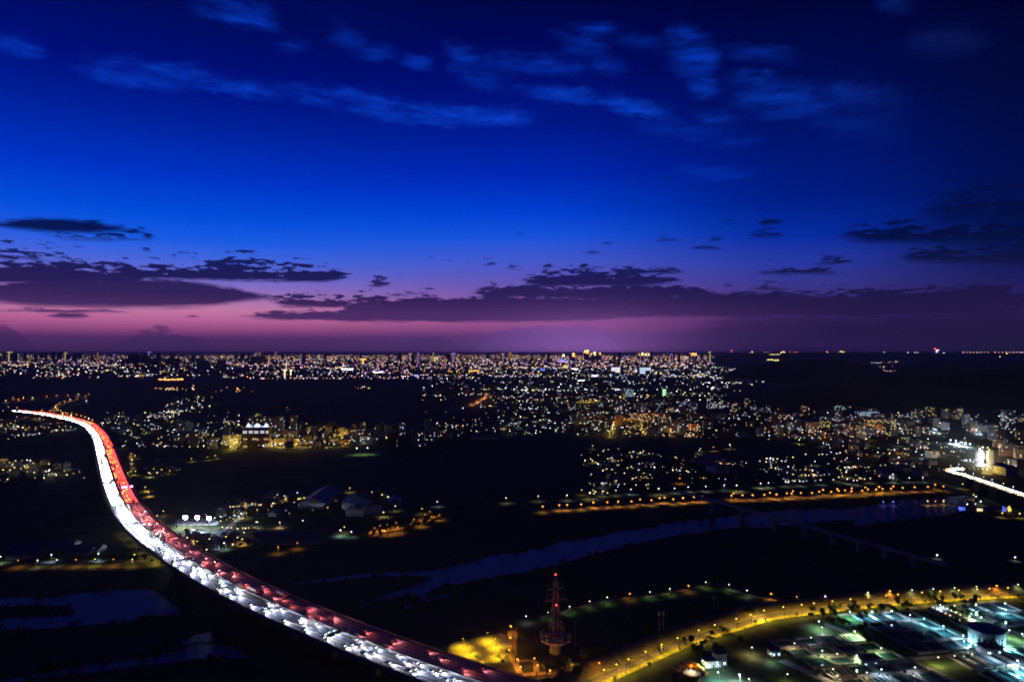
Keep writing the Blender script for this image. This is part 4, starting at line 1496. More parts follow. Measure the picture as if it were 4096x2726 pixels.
town_lamps([C3(0, 640), C3(1000, 600), C3(1000, 940), C3(0, 930)], 26, ['yellow', 'warm', 'white', 'cool'], 9000, 'the steep yellow-lit street on its west side', C3(960, 930), 'lamps west of the yellow-lit street')
town_lamps([C3(1000, 600), C3(2300, 640), C4(400, 740), C4(400, 960), C3(1000, 960)], 32, ['white', 'warm', 'yellow', 'cool', 'orange'], 9000, 'the orange-lit market', C3(1560, 910), 'lamps around the orange-lit market')
town_lamps([C4(400, 730), C4(2356, 760), C4(2356, 1200), C4(1700, 1230), C4(400, 1000)], 34, ['white', 'warm', 'cool', 'cool', 'yellow', 'orange'], 11000, 'the glaring white crossroads', C4(1830, 1020), 'lamps around the white crossroads')

# the lamps deeper in the town: past the number one can pick apart
fm = MB()
ks = list(E_bulb)
for x, y, k, h, pw, rb in FAR_LAMPS:
    fm.cur = len(ks)
    fm.tube((x, y, 0), (x, y, h - .3), .13, .09, 5)
    fm.cur = ks.index(k)
    fm.ball((x, y, h), rb, .8)
fo = fm.build('distant_town_lamp', [E_bulb[k] for k in ks] + [M_dark], None, 'stuff')
fo['label'] = 'many small lamps scattered deep in the town'
for x, y, k, h, pw, rb in FAR_LAMPS:
    l = bpy.data.objects.new('lamp_light', lamp_light(k, pw))
    COL.objects.link(l)
    l.parent = fo
    l.location = (x, y, h - rb - .5)

# ------------------------------------------------------------------ levee, road and park by the near bank
ROADP = [C7(560, 1655), C7(830, 1535), C7(1100, 1418), C7(1380, 1288), C7(1560, 1218), C7(1700, 1166), C7(2000, 1076), C7(2200, 1028), C8(0, 1020), C8(200, 983), C8(500, 948), C8(900, 902), C8(1200, 870), C8(1500, 846), C8(1800, 828), C8(2100, 812), C8(2356, 802), C8(2700, 785)]
rd = spline([at(*p, 0.3) for p in ROADP], 6)
for _ in range(12):
    rd = [rd[0]] + [(a + b * 2 + c) / 4 for a, b, c in zip(rd, rd[1:], rd[2:])] + [rd[-1]]
rdn = []
for i in range(len(rd)):
    tt = (rd[min(i + 1, len(rd) - 1)] - rd[max(i - 1, 0)]).normalized()
    rdn.append(Vector((-tt.y, tt.x, 0)))          # points away from us, to the river


def rdband(name, offs, m, parent=None, kind='structure'):
    """cross-section [(offset, z)...] swept along the levee road"""
    b = MB()
    n = len(rd)
    P = [Vector((rd[i].x, rd[i].y, 0)) + rdn[i] * o + Vector((0, 0, z)) for o, z in offs for i in range(n)]
    for k in range(len(offs) - 1):
        b.poly_faces(P[k * n:(k + 2) * n], [(i, i + 1, n + i + 1, n + i) for i in range(n - 1)])
    return b.build(name, m, parent, kind)


M_verge_lit = mat('lamplit_verge_grass', (0.24, 0.21, 0.025), 0.95, 0.4, 0.5, 0.1)  # yellow lamplight put partly into the grass colour, brighter than other grass
M_roadp = mat('levee_asphalt', (0.12, 0.09, 0.085), 0.85, 0.2, 0.4)
rdband('levee_road', [(-3.6, 0.3), (3.6, 0.3)], M_roadp)
rdband('road_kerb', [(3.6, 0.0), (3.6, 0.42), (3.9, 0.42), (3.9, 0.0)], M_conc)
rdband('road_verge', [(3.9, 0.25), (6.0, 0.35)], M_verge_lit)
rdband('road_verge', [(-7.5, 0.2), (-3.6, 0.26)], M_verge_lit)
lv = thing('levee', 'long stone-faced levee bank running beside the yellow-lit road', 'levee', kind='structure')
rdband('stone_face', [(6.0, 0.3), (12.5, 5.2)], M_stone, lv, None)
rdband('crest', [(12.5, 5.2), (15.5, 5.25)], M_pathm, lv, None)
rdband('back_slope', [(15.5, 5.25), (24.0, -0.1)], M_grass, lv, None)
for o in (0.0,):
    b = MB()
    for i in range(2, len(rd) - 2, 2):
        a, e = rd[i], rd[i].lerp(rd[i + 1], 0.5)
        b.face([a + rdn[i] * -.08 + Vector((0, 0, .012)), e + rdn[i] * -.08 + Vector((0, 0, .012)), e + rdn[i] * .08 + Vector((0, 0, .012)), a + rdn[i] * .08 + Vector((0, 0, .012))])
    b.build('lane_marking', M_yell, None, 'stuff')


def rd_at(px, py):
    p = at(px, py, 0.3)
    return min(range(len(rd)), key=lambda k: (rd[k] - p).length)


for q, lab in ((C7(1060, 1400), 'concrete stairway down the levee face beside the lower road bend'), (C7(2110, 1022), 'concrete stairway down the levee face beyond the twin poles')):
    i = rd_at(*q)
    t = thing('stairway', lab, 'stairs', (rd[i].x, rd[i].y, 0), math.atan2(rdn[i].y, rdn[i].x))
    for k in range(16):
        b = MB()
        b.box(6.2 + k * 0.42, 0, 0.0, 0.42, 3.0, 0.55 + k * 0.322)
        b.build('step', M_conc, t)
    for y in (-1.65, 1.65):
        b = MB()
        b.poly_faces([(6.0, y - .15, 0), (13.2, y - .15, 5.0), (13.2, y - .15, 5.9), (6.0, y - .15, 0.9), (6.0, y + .15, 0), (13.2, y + .15, 5.0), (13.2, y + .15, 5.9), (6.0, y + .15, 0.9)], [(0, 1, 2, 3), (7, 6, 5, 4), (3, 2, 6, 7), (0, 3, 7, 4), (1, 5, 6, 2)])
        b.build('side_wall', M_conc, t)

near_yel = [C7(975, 1492), C7(1125, 1388), C7(1432, 1252), C7(1722, 1136), C7(2043, 1042), C7(2345, 985), C8(205, 968), C8(505, 935), C8(790, 900), C8(1075, 862), C8(1392, 842), C8(1745, 808), C8(2040, 800), C8(2290, 775)]
near_yel = [x for a_, b__ in zip(near_yel, near_yel[1:]) for x in (a_, ((a_[0] + b__[0]) / 2, (a_[1] + b__[1]) / 2))] + near_yel[-1:]  # every second lamp is added in between to light the road evenly
for i, q in enumerate(near_yel):
    p = at(*q, 8.5)
    k = rd_at(q[0], q[1] + 40)
    base = Vector((rd[k].x, rd[k].y, 0)) - rdn[k] * 5.3
    street_lamp((base.x, base.y), 'yellow', 8.5, 9500 if i < 12 else 11500, f'yellow lamp beside the levee road, {nth(i + 1)} up from the bottom bend', 'yellow lamps beside the levee road', 0.5, math.atan2(rdn[k].y, rdn[k].x), 'road_lamp', 'road lamp', 162)

lawn = [C7(380, 1010), C7(600, 960), C7(900, 860), C7(1110, 838), C7(1480, 790), C7(1850, 728), C7(1980, 770), C7(2150, 822), C7(2300, 850), C7(2330, 900), C7(1900, 985), C7(1430, 1150), C7(1000, 1320), C7(800, 1330), C7(560, 1180)]
b = MB()
b.face([at(*p, 0.12) for p in lawn])
b.build('park_lawn', M_grass, None, 'structure')
PP = spline([at(*p, 0.2) for p in [C7(340, 1000), C7(500, 978), C7(700, 908), C7(950, 852), C7(1110, 832), C7(1300, 820), C7(1480, 783), C7(1615, 758), C7(1850, 718), C7(1950, 755), C7(2150, 812), C7(2300, 842), C8(300, 868), C8(440, 880)]], 5)
b = MB()
b.ribbon(PP, 2.6)
b.build('park_path', M_pathm, None, 'structure')
PK = [(*C7(223, 990), 'white'), (*C7(412, 958), 'green', .5), (*C7(597, 907), 'green'), (*C7(768, 862), 'warm'), (*C7(918, 828), 'green'), (*C7(1112, 798), 'orange', 2.2), (*C7(1285, 782), 'green'), (*C7(1455, 755), 'green'), (*C7(1615, 730), 'orange', 2.6), (*C7(1763, 698), 'green'), (*C7(1962, 720), 'green'), (*C7(2116, 770), 'white'),
      (*C8(190, 798), 'orange', 3), (*C8(409, 823), 'orange', 1.5), (*C8(653, 817), 'white', .6), (*C8(1020, 787), 'green'), (*C8(1207, 775), 'orange', 3), (*C8(1397, 767), 'green'), (*C8(1580, 757), 'green'), (*C8(1762, 747), 'green'), (*C8(1950, 738), 'green'), (*C8(2122, 730), 'orange', 3), (*C8(2305, 720), 'green')]
for i, s_ in enumerate(PK):
    m_ = s_[3] if len(s_) > 3 else 1
    p = at(s_[0], s_[1], 6.0)
    street_lamp((p.x, p.y), s_[2], 6.0, 900 * m_, f'{LNAME[s_[2]]} lamp on the curved park path, {nth(i + 1)} from the pylon end', 'lamps along the curved park path', 0.42 + 0.2 * (m_ - 1), None, 'park_lamp', 'park lamp')
    if s_[2] in ('green', 'orange') and random.random() < 0.8:
        tree(p.x + random.uniform(-5, 5), p.y + random.uniform(3, 7), f'small tree lit by the {nth(i + 1)} lamp of the curved park path', 'trees along the park path', 0.55)

# floodlit car park under the highway -----------------------------------------------------
b = MB()
b.face([at(*p, 0.3) for p in [C6(1690, 1300), C6(1705, 1245), C6(1760, 1212), C6(1950, 1172), C6(2150, 1138), C6(2190, 1160), C6(2215, 1250), C6(2200, 1320), C6(2120, 1390), C6(2000, 1395), C6(1850, 1350)]])
b.build('car_park', mat('car_park_asphalt', (0.13, 0.13, 0.12), 0.85, 0.25, 0.4), None, 'structure')
b = MB()
for (x0, y0, x1, y1) in [(1790, 1245, 2120, 1172), (1830, 1275, 2150, 1222), (1880, 1312, 2170, 1262), (1930, 1350, 2150, 1318)]:
    a, e = at(*C6(x0, y0), 0.32), at(*C6(x1, y1), 0.32)
    n = int((e - a).length / 2.6)
    dv = (e - a).normalized()
    nr = Vector((-dv.y, dv.x, 0))
    for k in range(n):
        p = a + dv * k * 2.6
        b.face([p - nr * 4.5, p - nr * 4.5 + dv * .14, p + nr * 4.5 + dv * .14, p + nr * 4.5])
b.build('bay_line', M_conc, None, 'stuff')
for i, q in enumerate([(1725, 1262), (1822, 1180), (2037, 1130), (2103, 1182), (1883, 1240), (2125, 1264), (1943, 1322)]):
    p = at(*C6(*q), 7.0)
    street_lamp((p.x, p.y), 'amber', 7.0, 19000, f'{nth(i + 1)} yellow lamp pole of the floodlit car park from its fenced corner', 'lamp poles of the floodlit car park', 0.25, None, 'car_park_lamp', 'lamp', 142)
OC = [(90, 1073), (88, 1172), (78, 1278), (150, 1358, 2.6), (175, 1423), (295, 1350), (323, 1410), (623, 1405, 1.4), (428, 1453, .6), (850, 1390, .3)]
for i, q in enumerate(OC):
    m_ = q[2] if len(q) > 2 else 1
    p = at(*C7(q[0], q[1]), 7.0)
    street_lamp((p.x, p.y), 'orange', 7.0, 3000 * m_, f'orange lamp on the park lane by the car park, {nth(i + 1)} from its northern end', 'orange lamps on the lane by the car park', 0.62, None, 'park_lamp', 'park lamp', None)
for nm, pts, w in (('park_lane', [C7(92, 1110), C7(88, 1200), C7(80, 1300), C7(130, 1390), C7(170, 1480)], 2.2), ('park_lane', [C7(130, 1375), C7(290, 1372), C7(310, 1440), C7(310, 1480)], 2.0), ('park_lane', [C7(190, 1490), C7(330, 1480), C7(620, 1470), C7(860, 1420)], 2.2), ('jogging_track', [C7(130, 1330), C7(128, 1200), C7(140, 1100), C7(160, 1068)], 1.2)):
    b = MB()
    b.ribbon(spline([at(*p, 0.28) for p in pts], 4), w)
    b.build(nm, M_pathm, None, 'structure')
for i, q in enumerate([(1310, 1350), (2130, 1345), (1945, 1385), (2210, 1318), (2170, 1400)]):
    p = at(*C6(*q), 0)
    tree(p.x, p.y, f'small dark tree by the floodlit car park, {nth(i + 1)} counted from the highway', 'trees by the car park', 0.45)
for i, q in enumerate([(400, 1500), (450, 1470), (500, 1500), (560, 1480), (600, 1450), (640, 1510), (680, 1480), (430, 1540), (530, 1550), (660, 1550), (740, 1350), (800, 1340), (850, 1380), (780, 1390), (880, 1360), (720, 1400), (910, 1350)]):
    p = at(*C7(*q), 0)
    tree(p.x, p.y, f'dark tree between the orange park lane and the levee, {nth(i + 1)} from the highway', 'trees between park lane and levee', 0.9)

M_pyr = mat('dull_red_steel', (0.10, 0.045, 0.045), 0.7, 0.2, 1.0)  # both pylon steels are toned darker overall
M_pyw = mat('dull_pale_steel', (0.26, 0.23, 0.25), 0.7, 0.2, 1.0)
# transmission pylon on its pier -----------------------------------------------------------
pb = at(*C7(478, 1300), 0)
py = thing('transmission_pylon', 'tall lattice pylon with two red lights standing on a round concrete pier', 'pylon', pb, 0.35)
b = MB()
b.lathe([(4.4, -0.3), (4.2, 7.6), (6.2, 8.4), (6.2, 9.2)], 20)
b.build('pier', M_conc, py)
b = MB()
n = 8
P = []
for rr, z in ((11.5, 9.2), (11.5, 10.4), (8.8, 10.4), (8.8, 9.2)):
    P += [(rr * math.cos(2 * math.pi * k / n), rr * math.sin(2 * math.pi * k / n), z) for k in range(n)]
b.poly_faces(P, [(j * n + k, j * n + (k + 1) % n, ((j + 1) % 4) * n + (k + 1) % n, ((j + 1) % 4) * n + k) for j in range(4) for k in range(n)])
for k in range(4):
    a = math.pi / 2 * k + .4
    b.box(math.cos(a) * 5.2, math.sin(a) * 5.2, 9.2, 11, 1.2, 1.0, a)
b.build('platform', M_conc, py)
for k in range(12):
    a = 2 * math.pi * k / 12
    q = MB()
    q.tube((10.8 * math.cos(a), 10.8 * math.sin(a), 10.4), (10.8 * math.cos(a), 10.8 * math.sin(a), 14.5), 0.16, n=5)
    q.build('post', M_steel, py)
lev = [10.0, 17, 23, 28.5, 33.5, 38, 42.5, 46.5, 50, 53.5]
wid = [4.6, 3.7, 3.0, 2.4, 1.9, 1.6, 1.45, 1.3, 1.15, 0.9]
for j in range(len(lev) - 1):
    q = MB()
    z0, z1, w0_, w1_ = lev[j], lev[j + 1], wid[j], wid[j + 1]
    cr = [(-1, -1), (1, -1), (1, 1), (-1, 1)]
    for k in range(4):
        a, c = cr[k], cr[(k + 1) % 4]
        A0, A1 = (a[0] * w0_, a[1] * w0_, z0), (a[0] * w1_, a[1] * w1_, z1)
        B0, B1 = (c[0] * w0_, c[1] * w0_, z0), (c[0] * w1_, c[1] * w1_, z1)
        q.tube(A0, A1, 0.15, n=4)
        q.tube(A0, B1, 0.075, n=4)
        q.tube(B0, A1, 0.075, n=4)
        q.tube(A1, B1, 0.075, n=4)
    q.build('lattice_section', M_pyr if j % 2 == 0 else M_pyw, py)
for z, L in ((36.5, 8.8), (40.5, 6.8), (44.5, 6.2), (48.5, 5.6)):
    for s_ in (-1, 1):
        q = MB()
        for y in (-1, 1):
            q.tube((s_ * 1.3, y * 1.1, z), (s_ * L, 0, z + 0.9), 0.13, n=4)
            q.tube((s_ * 1.3, y * 1.1, z + 1.9), (s_ * L, 0, z + 0.9), 0.11, n=4)
            q.tube((s_ * 1.3, y * 1.1, z + 1.9), (s_ * L * .55, y * .5, z + .45), 0.08, n=4)
        a_ = q.build('cross_arm', M_pyw if z in (36.5, 44.5) else M_pyr, py)
        q = MB()
        q.tube((s_ * L, 0, z + 0.9), (s_ * L, 0, z - 1.8), 0.18, n=5)
        q.build('insulator', M_dark, a_)
q = MB()
q.tube((0, 0, 53.5), (0, 0, 55.5), 0.12, n=5)
q.build('spike', M_steel, py)
E_beacon = emit('beacon_red', (1.0, 0.04, 0.03), 14.0)
for z, x in ((55.6, 0), (34.5, -0.4)):
    q = MB()
    q.ball((x, -1.9 if z < 50 else 0, z), 0.5)
    q.build('red_beacon', E_beacon, py)
    l = bpy.data.objects.new('beacon_light', lamp_light('red', 6))
    COL.objects.link(l)
    l.parent = py
    l.location = (x, -2.9 if z < 50 else -1.0, z + 0.8)

# plain poles about the park ---------------------------------------------------------------
for i, (q, h, lab) in enumerate([(C7(1363, 1190), 22, 'tall slim pole, western one of the pair on the levee'), (C7(1400, 1175), 21, 'tall slim pole with box, eastern one of the pair on the levee'), (C7(1832, 985), 15, 'lone slim pole on the lawn below the highest park lamp'), (C7(1515, 860), 12, 'slim pole at the lawn edge under the park path'),
                                 (C7(1095, 1000), 15, 'slim pole in the middle of the dark lawn'), (C7(1862, 735), 17, 'slim pole at the far corner of the park path'), (C7(2090, 905), 9, 'short pole beside the goal frame'), (C7(643, 1240), 18, 'slim pole just east of the pylon'), (C7(1005, 1555), 11, 'utility pole at the bottom road bend'), (C7(1075, 1520), 11, 'utility pole on the near verge above the bottom bend'), (C7(1382, 1325), 9, 'utility pole on the near verge below the levee pair'), (C7(1675, 1215), 9, 'utility pole on the near verge above the small hedge')]):
    p = at(*q, 0)
    t = thing('pole', lab, 'pole', p, 0, 'slim poles about the park')
    b = MB()
    b.tube((0, 0, 0), (0, 0, h), 0.2, 0.12, 6)
    b.build('shaft', M_steel, t)
    b = MB()
    if i < 2:
        b.box(0, 0, h - 4, 1.6, 1.2, 2.6)
    else:
        b.box(0, 0, h - 0.4, 1.8, 0.12, 0.14, 0.6)
    b.build('equipment_box' if i < 2 else 'crossbar', M_steel, t)
gp = at(*C7(2238, 915), 0)
t = thing('goal_frame', 'white goal frame standing on the dark park lawn', 'goal', gp, 0.1)
for x in (-10, 10):
    b = MB()
    b.tube((x, 0, 0), (x, 0, 8.0), 0.28, n=6)
    b.build('post', M_whitep, t)
b = MB()
b.tube((-10, 0, 8.0), (10, 0, 8.0), 0.28, n=6)
b.build('crossbar', M_whitep, t)

# ------------------------------------------------------------------ pipe bridge over the river
def deck_pts(pa, za, pb_, zb):
    return at(*pa, za), at(*pb_, zb)


A_, B_ = deck_pts(C7(1850, 4), 19.0, C8(1690, 545), 9.0)
br = thing('pipe_bridge', 'slender dark bridge with one bowstring arch crossing the river on tall piers', 'bridge', (0, 0, 0))
dv = (B_ - A_)
rot = math.atan2(dv.y, dv.x)
nr = Vector((-math.sin(rot), math.cos(rot), 0))
A2 = A_ - dv * 0.25
for off in (-2.2, 2.2):
    b = MB()
    b.tube(A2 + nr * off, B_ + nr * off, 0.5, n=8)
    b.build('pipe', M_steel, br)
b = MB()
P = [A2 + nr * 2.9, B_ + nr * 2.9, B_ - nr * 2.9, A2 - nr * 2.9]
b.poly_faces([p + Vector((0, 0, z)) for z in (-0.6, -1.6) for p in P], [(3, 2, 1, 0), (4, 5, 6, 7), (0, 1, 5, 4), (1, 2, 6, 5), (2, 3, 7, 6), (3, 0, 4, 7)])
b.build('deck', M_steel, br)
for px in (C7(1820, 60), C7(2070, 100), C7(2340, 155), C8(205, 160), C8(470, 230), C8(700, 310), C8(930, 385), C8(1160, 465), C8(1400, 520)):
    # nearest spot of the bridge to this sight line
    k = min(np.linspace(-0.2, 1, 121), key=lambda k: abs(2048 + FOC * (A_ + dv * k).x / (A_ + dv * k).y - px[0]))
    p = A_ + dv * k
    b = MB()
    b.box(p.x, p.y, -0.3, 3.4, 7.0, max(p.z - 1.6, 2) + 0.3, rot)
    b.build('pier', M_conc, br)
k0, k1 = [min(np.linspace(0, 1, 201), key=lambda k: abs(2048 + FOC * (A_ + dv * k).x / (A_ + dv * k).y - px)) for px in (C8(225, 0)[0], C8(480, 0)[0])]
for off in (-2.8, 2.8):
    b = MB()
    pr = None
    for j in range(17):
        u = j / 16
        p = A_ + dv * (k0 + (k1 - k0) * u) + nr * off
        top = p + Vector((0, 0, 4 * u * (1 - u) * 11.0))
        if pr is not None:
            b.tube(pr, top, 0.35, n=5)
        if 0 < j < 16 and j % 2 == 0:
            b.tube(p, top, 0.14, n=4)
        pr = top
    b.build('arch_rib', M_steel, br)

# ------------------------------------------------------------------ lit road bridge by the town
RB = spline([at(*p, 13.0) for p in [C4(2950, 1640), C4(2650, 1548), C4(2356, 1458), C4(2150, 1390), C4(2000, 1338), C4(1870, 1295), C4(1780, 1270), C4(1722, 1254), C4(1716, 1244), C4(1760, 1234), C4(1840, 1226)]], 6)
rb = thing('road_bridge', 'brightly lit road bridge entering the town by a sharp bend', 'bridge')
b = MB()
b.ribbon([p + Vector((0, 0, -0.02)) for p in RB], 9.0)
b.build('carriageway', M_lane, rb)
for s_ in (-1, 1):
    b = MB()
    for a, e in zip(RB, RB[1:]):
        tt = (e - a).normalized()
        q = Vector((-tt.y, tt.x, 0)) * 9.2 * s_
        b.poly_faces([a + q, e + q, e + q + Vector((0, 0, 1)), a + q + Vector((0, 0, 1)), a + q + Vector((0, 0, -2)), e + q + Vector((0, 0, -2))], [(0, 1, 2, 3), (4, 5, 1, 0)])
    b.build('parapet', M_deckc, rb)
for i in range(10, len(RB) - 16, 7):
    p = RB[i]
    tt = (RB[i + 1] - RB[i - 1]).normalized()
    b = MB()
    b.box(p.x, p.y, -0.3, 2.2, 12, 11.0, math.atan2(tt.y, tt.x))
    b.build('pier', M_deckc, rb)
bt = MB()
E_gold = emit('headlamp_gold', (1.0, 0.62, 0.18), 60.0)
for off, mi, s0 in ((-5.6, 1, 0), (-2.6, 1, 2), (2.6, 2, 1), (5.6, 2, 3)):
    s_ = s0
    for i in range(1, len(RB) - 1):
        p, q = RB[i], RB[i + 1]
        tt = (q - p).normalized()
        n_ = Vector((-tt.y, tt.x, 0))
        c = p + n_ * (off) + tt * random.uniform(-.6, .6)
        rot = math.atan2(tt.y, tt.x)
        bt.cur = 0
        bt.box(c.x, c.y, c.z + 0.2, 4.2, 1.7, 1.2, rot, .9)
        bt.cur = mi
        for k in (-.6, .6):
            g = c + tt * (-2.2 if mi == 1 else 2.2) + n_ * k
            bt.box(g.x, g.y, c.z + .5, .12, .5, .4, rot)
bt.build('bridge_traffic', [PAINT[1], E_headf, E_gold], None, 'stuff')['label'] = 'vehicles with lights on crossing the lit road bridge'
for i, p in enumerate(along(RB, 14)):
    street_lamp((p.x, p.y, 13.0), 'cool' if i % 2 else 'warm', 8.0, 26000, f'{"bluish" if i % 2 else "warm"} lamp standing on the lit road bridge, {nth(i + 1)} from the open end', 'lamps standing on the lit road bridge', 0.5, None, 'bridge_lamp', 'bridge lamp')

# pavilion with coloured lights on the river bank
pv = at(*C8(2010, 88), 0)
t = thing('river_pavilion', 'riverside pavilion lit in blue, violet and yellow by the water', 'pavilion', pv, -0.05)
b = MB()
b.box(0, 0, -0.2, 58, 9, 4.4)
b.build('wall', M_wall['pale grey'], t)
b = MB()
b.box(0, 0, 4.2, 60, 11, 0.6)
b.build('roof', M_roof, t)
for x, w, h, c in ((-32, 9, 9, 'blue'), (24, 5, 10, 'blue'), (31, 5, 11, 'yellow'), (-8, 8, 6, 'warm')):
    b = MB()
    b.box(x, -4.9, 0.1, w, 0.3, h * .8)
    b.build('panel_frame', M_dark, t)
    b = MB()
    for k in range(int(w / 1.5)):
        b.box(x - w / 2 + .8 + k * 1.5, -5.2, 0.6, 0.75, 0.25, h * random.uniform(.35, .75))
    b.build('light_strip', emit('panel_' + c, LCOL[c], 2.2), t)
for i, (q, k) in enumerate([(C8(1150, 12), 'blue'), (C8(1235, 10), 'blue'), (C8(1530, 6), 'yellow'), (C8(1596, 6), 'orange'), (C8(1668, 2), 'yellow'), (C8(1870, 32), 'white'), (C8(1940, 30), 'violet'), (C8(2170, 108), 'yellow'), (C8(2213, 70), 'orange'), (C8(2320, 112), 'yellow'), (C8(1985, 8), 'white')]):
    p = at(*q, 6)
    street_lamp((p.x, p.y), k, 6.0, 3500, f'{LNAME[k]} lamp at the river edge by the pavilion, {nth(i + 1)} from the west', 'coloured lamps at the river edge', 0.7, None, 'quay_lamp', 'quay lamp')
p = at(*C8(1612, 468), 4)
street_lamp((p.x, p.y), 'cool', 4.0, 1500, 'lone bluish lamp in the dark fields by the slender bridge end', None, 0.7, None, 'quay_lamp', 'quay lamp')
p = at(*C8(2280, 486), 4)
street_lamp((p.x, p.y), 'cool', 4.0, 1500, 'lone bluish lamp in the dark fields beyond the slender bridge', None, 0.6, None, 'quay_lamp', 'quay lamp')

# ------------------------------------------------------------------ water treatment works
PO = at(*C8(860, 990), 0)
UA = math.radians(10)
pu, pvv = Vector((math.cos(UA), math.sin(UA), 0)), Vector((math.sin(UA), -math.cos(UA), 0))
M_pave = mat('works_paving', (0.22, 0.23, 0.24), 0.85, 0.25, 0.3)
M_basin = water_mat('basin_water', (0.010, 0.032, 0.036), 0.10, 0.10)
M_bwall = mat('basin_concrete', (0.26, 0.26, 0.25), 0.85, 0.2, 0.4)


def PL(u, v, z=0.0):
    return Vector((PO.x, PO.y, z)) + pu * u + pvv * v


b = MB()
b.face([PL(-120, 150, .2), PL(150, 150, .2), PL(150, -14, .2), PL(70, -14, .2), PL(-4, -6, .2), PL(-55, 18, .2), PL(-95, 45, .2), PL(-125, 80, .2)])
b.build('works_yard', M_grass, None, 'structure')
for nm, u0, v0, u1, v1, w in (('works_road', -29, 10, 4, 150, 3.2), ('works_road', 56.5, -6, 64.5, 120, 2.6), ('works_road', -8, -3.2, 58, -3.2, 2.2), ('works_road', -100, 64, -66, 150, 3.6), ('works_road', -12, 78, 140, 78, 2.4), ('works_road', 60, -6, 150, -6, 3.0), ('works_road', 100, -6, 106, 80, 2.4)):
    b = MB()
    b.ribbon([PL(u0 + (u1 - u0) * k / 20, v0 + (v1 - v0) * k / 20, 0.3) for k in range(21)], w)
    b.build(nm, M_pave, None, 'structure')
row_words = nth


def basin(u, v, w, d, label, group, wall=0.5, cover=False):
    c = PL(u, v)
    t = thing('settling_basin', label, 'basin', c, UA, group)
    b = MB()
    for cx, cy_, ww, dd in ((0, d / 2 - wall / 2, w, wall), (0, -d / 2 + wall / 2, w, wall), (w / 2 - wall / 2, 0, wall, d - 2 * wall), (-w / 2 + wall / 2, 0, wall, d - 2 * wall)):
        b.box(cx, cy_, 0.1, ww, dd, 1.9)
    b.build('basin_wall', M_bwall, t)
    b = MB()
    b.face([(-w / 2 + wall, -d / 2 + wall, .8), (w / 2 - wall, -d / 2 + wall, .8), (w / 2 - wall, d / 2 - wall, .8), (-w / 2 + wall, d / 2 - wall, .8)])
    b.build('water', M_basin, t)
    if cover:
        for k in range(1, 4):
            b = MB()
            b.box(-w / 2 + w * k / 4, 0, 1.5, 0.35, d - 1.0, 0.3)
            b.build('crossbeam', M_bwall, t)
    b = MB()
    for y in (-d / 2 + 0.2, d / 2 - 0.2):
        b.tube((-w / 2, y, 3.0), (w / 2, y, 3.0), 0.06, n=4)
        k = -w / 2
        while k <= w / 2:
            b.tube((k, y, 2.0), (k, y, 3.0), 0.05, n=4, cap=False)
            k += 3.0
    b.build('railing', M_steel, t, 'stuff')
    return t


for r_ in range(4):
    for c_ in range(4):
        basin(7.2 + c_ * 13.6, 9.5 + r_ * 18.5, 12.2, 16.5, f'basin of the cyan-lit block, {nth(c_ + 1)} from the works road in its {nth(r_ + 1)} row', 'basins of the cyan-lit block')
for r_ in range(7):
    for c_ in range(4):
        off = r_ * 2.6
        basin(-28 - c_ * 18.5 + off, 42 + r_ * 16, 15.5, 13.2, f'basin of the olive-lit block, {nth(c_ + 1)} from the works road in its {nth(r_ + 1)} row', 'basins of the olive-lit block', 0.8, (r_ + c_) % 3 == 0)
for r_ in range(3):
    for c_ in range(9):
        basin(22 + c_ * 9.2, 90 + r_ * 26, 7.6, 22, f'narrow basin below the round hall, {nth(c_ + 1)} from the works road in its {nth(r_ + 1)} row', 'narrow basins below the round hall', 0.5)
for r_ in range(2):
    for c_ in range(3):
        basin(112 + c_ * 14, 8 + r_ * 24, 12.4, 21.5, f'basin beyond the round hall, {nth(c_ + 1)} from the hall in its {nth(r_ + 1)} row', 'basins beyond the round hall')
# filter sheds with rows of lights
for i in range(2):
    c = PL(74 + i * 9.5, 24)
    t = thing('filter_shed', f'long low shed with a row of warm roof lights, {"western" if i == 0 else "eastern"} one of two', 'shed', c, UA, 'long low sheds with roof lights')
    b = MB()
    b.box(0, 0, 0, 6, 44, 3.4)
    b.build('wall', M_bwall, t)
    b = MB()
    b.box(0, 0, 3.4, 6.8, 45, 0.4)
    b.build('roof', M_roofg, t)
    for k in range(10):
        b = MB()
        b.box(0, -20 + k * 4.4, 3.82, 0.7, 1.3, 0.3)
        b.build('roof_light', WIN['warm'], t)
# round hall
RH = at(*C8(2035, 1238), 0)
t = thing('round_hall', 'round hall with flat dark roof and cyan-lit columns among the basins', 'building', RH)
b = MB()
b.lathe([(9.6, -0.2), (9.6, 9.4), (11.6, 9.4), (11.6, 12.0)], 36)
b.build('wall', M_wall['white'], t)
b = MB()
b.lathe([(11.9, 12.0), (11.9, 12.5), (0.4, 13.1)], 36)
b.build('roof', M_roofg, t)
for k in range(18):
    a = 2 * math.pi * k / 18
    b = MB()
    b.box(11.1 * math.cos(a), 11.1 * math.sin(a), 0, 0.9, 0.7, 9.4, a)
    b.build('column', M_whitep, t)
for k in range(18):
    a = 2 * math.pi * (k + .5) / 18
    b = MB()
    b.box(9.62 * math.cos(a), 9.62 * math.sin(a), 1.0, 0.15, 1.8, 5.8, a)
    b.build('window', M_pane, t)
for k in range(7):
    a = math.radians(-170 + k * 27)
    l = bpy.data.objects.new('wall_wash_light', lamp_light('cyan', 8000))
    COL.objects.link(l)
    l.location = (RH.x + 14.5 * math.cos(a), RH.y + 14.5 * math.sin(a), 1.4)
    l.parent = t
    l.matrix_parent_inverse = Matrix.Translation(-RH)
